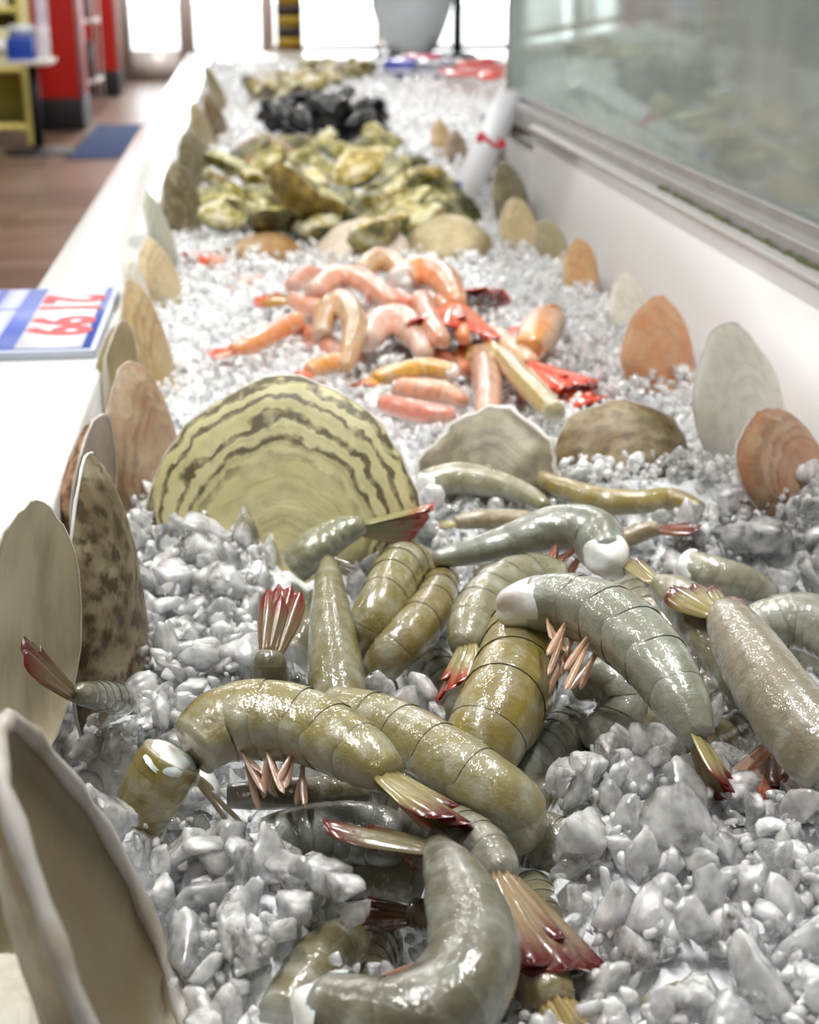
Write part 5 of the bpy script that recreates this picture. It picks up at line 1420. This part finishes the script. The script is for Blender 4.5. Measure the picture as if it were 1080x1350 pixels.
# ------------------------------------------------------------------ shop behind, left
def px_box(name, x0, x1, ytop, ybot, Y, dy, mat, parent, color=None, bevel=0.0):
    a, b = PY(x0, ybot, Y), PY(x1, ytop, Y)
    return box(name, a[0], b[0], Y, Y + dy, max(0.0, a[2]), b[2], mat, parent, bevel, color)


mt = empty('door_mat', (-0.95, 11.1, 0)); tag(mt, 'dark blue entrance mat on the wooden floor', 'mat')
box('mat_pile', -1.20, -0.66, 10.0, 12.2, 0.0, 0.012, M['mat'], mt, bevel=0.004)
box('mat_border', -1.23, -0.63, 9.97, 12.23, 0.0, 0.007, M['black'], mt, bevel=0.002)


def column(x0, x1, y0, y1, label):
    c_ = empty('red_partition', ((x0 + x1) / 2, (y0 + y1) / 2, 0)); tag(c_, label, 'partition', 'red partitions by the door')
    box('panel', x0, x1, y0, y1, 0.24, 3.19, M['red'], c_, bevel=0.01)
    box('plinth', x0 - 0.01, x1 + 0.01, y0 - 0.01, y1 + 0.01, 0.0, 0.24, M['black'], c_, bevel=0.006)
    box('lit_edge', x1 - 0.005, x1 + 0.03, y0 - 0.012, y0 + 0.05, 0.24, 3.19, M['tint'], c_, color=srgb(236, 190, 190))  # glancing light on the red side face, put in as a pale pink strip
    return c_


column(-1.72, -1.29, 11.9, 12.5, 'red partition with black plinth nearer the counter, behind the table')
column(-1.62, -1.27, 15.2, 15.7, 'red partition with black plinth nearest the glass door')
rk = empty('white_rack', (-1.42, 13.6, 0)); tag(rk, 'white rack with small dark goods between the red partitions', 'rack')
for zz in (0.25, 0.75, 1.2, 1.65):
    box('shelf', -1.60, -1.29, 13.3, 13.9, zz, zz + 0.03, M['frame'], rk)
for ax, ay in ((-1.60, 13.3), (-1.31, 13.3), (-1.60, 13.87), (-1.31, 13.87)):
    box('upright', ax, ax + 0.02, ay, ay + 0.03, 0, 1.9, M['frame'], rk)
for i, (zz, cc) in enumerate(((0.78, srgb(90, 20, 30)), (1.23, srgb(236, 236, 232)), (1.68, srgb(150, 146, 110)), (0.28, srgb(40, 20, 24)))):
    bxo = empty('goods_box', (-1.42, 13.5, zz)); tag(bxo, 'small %s box on the %s shelf of the white rack' % (('dark red', 'white', 'olive', 'blackish')[i], ('second', 'third', 'top', 'lowest')[i]), 'box')
    box('carton', -1.55, -1.33, 13.36, 13.7, zz, zz + 0.3, M['tint'], bxo, bevel=0.006, color=cc)
    box('lid', -1.555, -1.325, 13.355, 13.705, zz + 0.27, zz + 0.31, M['tint'], bxo, bevel=0.004, color=tuple(min(1, c * 1.3) for c in cc[:3]) + (1,))

yr = empty('yellow_shelf', (-2.0, 10.9, 0)); tag(yr, 'pale yellow display shelf at the far left of the shop', 'shelf')
YC = srgb(226, 214, 120)
yx0, yx1 = -2.45, PY(36, 100, 10.9)[0]
for xx in (yx0, yx1 - 0.04):
    box('side', xx, xx + 0.04, 10.9, 11.3, 0, 2.0, M['tint'], yr, bevel=0.004, color=YC)
for zz in (0.1, 0.5, 0.9, 1.3, 1.7):
    box('shelf_board', yx0 + 0.04, yx1 - 0.04, 10.9, 11.3, zz, zz + 0.04, M['tint'], yr, color=YC)
box('back_board', yx0 + 0.04, yx1 - 0.04, 11.27, 11.3, 0.1, 2.0, M['tint'], yr, color=srgb(200, 196, 120))
for i in range(8):
    zz = (0.54, 0.94, 1.34, 1.74)[i // 2]
    cc = (srgb(236, 232, 190), srgb(226, 180, 40), srgb(240, 236, 220), srgb(216, 120, 120))[(i * 3) % 4]
    xa = yx1 - 0.07 - 0.2 * (i % 2 + 1)
    bo = empty('snack_box', (xa + 0.09, 11.0, zz)); tag(bo, '%s snack box on the %s board of the yellow shelf, %s' % (('cream', 'red-banded yellow', 'white', 'red-banded rose')[(i * 3) % 4], ('second', 'third', 'fourth', 'top')[i // 2], 'left' if i % 2 else 'right'), 'box', 'boxes on the yellow shelf')
    box('carton', xa, xa + 0.17, 10.93, 11.12, zz, zz + 0.26, M['tint'], bo, bevel=0.006, color=cc)
    box('print_band', xa + 0.01, xa + 0.16, 10.926, 10.93, zz + 0.08, zz + 0.18, M['tint'], bo, color=srgb(200, 60, 50) if i % 2 else srgb(240, 240, 240))

tb = empty('pedestal_table', (PY(48, 150, 10.4)[0], 10.4, 0)); tag(tb, 'small table on a black pole in front of the red partition', 'table')
tx = tb.location[0]
tz = PY(48, 78, 10.4)[2]
tube('pole', [(tx, 10.4, 0.03), (tx, 10.4, tz - 0.03)], 0.035, M['black'], tb, 14)
V, Fq = tube_data([(tx, 10.4, 0.0), (tx, 10.4, 0.02), (tx, 10.4, 0.05)], [0.24, 0.23, 0.05], 24)
link('foot', mesh_np('foot', np.array(V) - np.array(tb.location), Fq, smooth=False), M['black'], tb)
box('top', tx - 0.16, tx + 0.14, 10.2, 10.6, tz - 0.03, tz, M['tint'], tb, bevel=0.006, color=srgb(226, 222, 210))
bb = empty('blue_display_box', (tx - 0.05, 10.35, tz)); tag(bb, 'bright blue display box on the pedestal table', 'box')
box('carton', tx - 0.14, tx + 0.03, 10.26, 10.44, tz, tz + 0.14, M['tint'], bb, bevel=0.006, color=srgb(20, 70, 176))
box('flap', tx - 0.14, tx + 0.03, 10.43, 10.44, tz + 0.14, tz + 0.22, M['tint'], bb, color=srgb(216, 222, 226))
pl = empty('leaflet_stand', (tx + 0.1, 10.4, tz)); tag(pl, 'pale leaflet stand right of the blue box on the table', 'stand')
box('back_plate', tx + 0.05, tx + 0.13, 10.40, 10.42, tz, tz + 0.55, M['tint'], pl, bevel=0.004, color=srgb(226, 214, 226))
box('pocket', tx + 0.05, tx + 0.13, 10.36, 10.40, tz, tz + 0.2, M['tint'], pl, bevel=0.004, color=srgb(236, 230, 236))

# ------------------------------------------------------------------ work area behind the glass
wk = empty('back_cabinet', (2.6, 3.6, 0)); tag(wk, 'grey-green back cabinet seen dimly through the wet glass', 'cabinet')
GC = srgb(128, 138, 134)
box('carcass', 2.3, 2.9, -1.0, 6.5, 0.0, 0.95, M['tint'], wk, bevel=0.01, color=GC)
box('worktop', 2.26, 2.9, -1.02, 6.52, 0.95, 0.99, M['steel'], wk, bevel=0.004)
for i in range(9):
    y0 = -0.95 + i * 0.83
    dr = box('door', 2.285, 2.30, y0, y0 + 0.78, 0.08, 0.9, M['tint'], wk, bevel=0.004, color=srgb(150, 158, 154))
    hh = box('handle', 2.262, 2.285, y0 + 0.66, y0 + 0.69, 0.4, 0.6, M['steel'], None)
    hh.parent = dr; dr_l = np.array(wk.location); hh.location = tuple(-dr_l)
up_ = empty('wall_shelf', (3.95, 3.0, 1.3)); tag(up_, 'long wall shelf behind the glass', 'shelf')
for zz in (1.35, 1.75):
    box('board', 3.7, 4.18, -0.5, 6.0, zz, zz + 0.03, M['frame'], up_)
for yy in (-0.4, 1.7, 3.8, 5.9):
    box('bracket', 3.75, 4.19, yy, yy + 0.03, 1.25, 1.78, M['frame'], up_)
cols = [srgb(196, 204, 200), srgb(150, 120, 116), srgb(120, 140, 138), srgb(214, 206, 170), srgb(90, 106, 110)]
names = ['pale', 'rosy brown', 'grey-green', 'cream', 'slate']
for i in range(10):
    yy = -0.2 + i * 0.6
    zz = 0.99
    t_ = empty('storage_tub', (2.55, yy, zz)); tag(t_, '%s tub on the back cabinet behind the glass, %s' % (names[i % 5], 'nearer half' if i < 5 else 'farther half'), 'tub', 'tubs behind the glass')
    box('tub', 2.4, 2.75, yy, yy + 0.42, zz, zz + 0.22 + 0.08 * (i % 3), M['tint'], t_, bevel=0.02, color=cols[i % 5])
    box('lid', 2.39, 2.76, yy - 0.01, yy + 0.43, zz + 0.22 + 0.08 * (i % 3), zz + 0.25 + 0.08 * (i % 3), M['tint'], t_, bevel=0.01, color=cols[(i + 3) % 5])
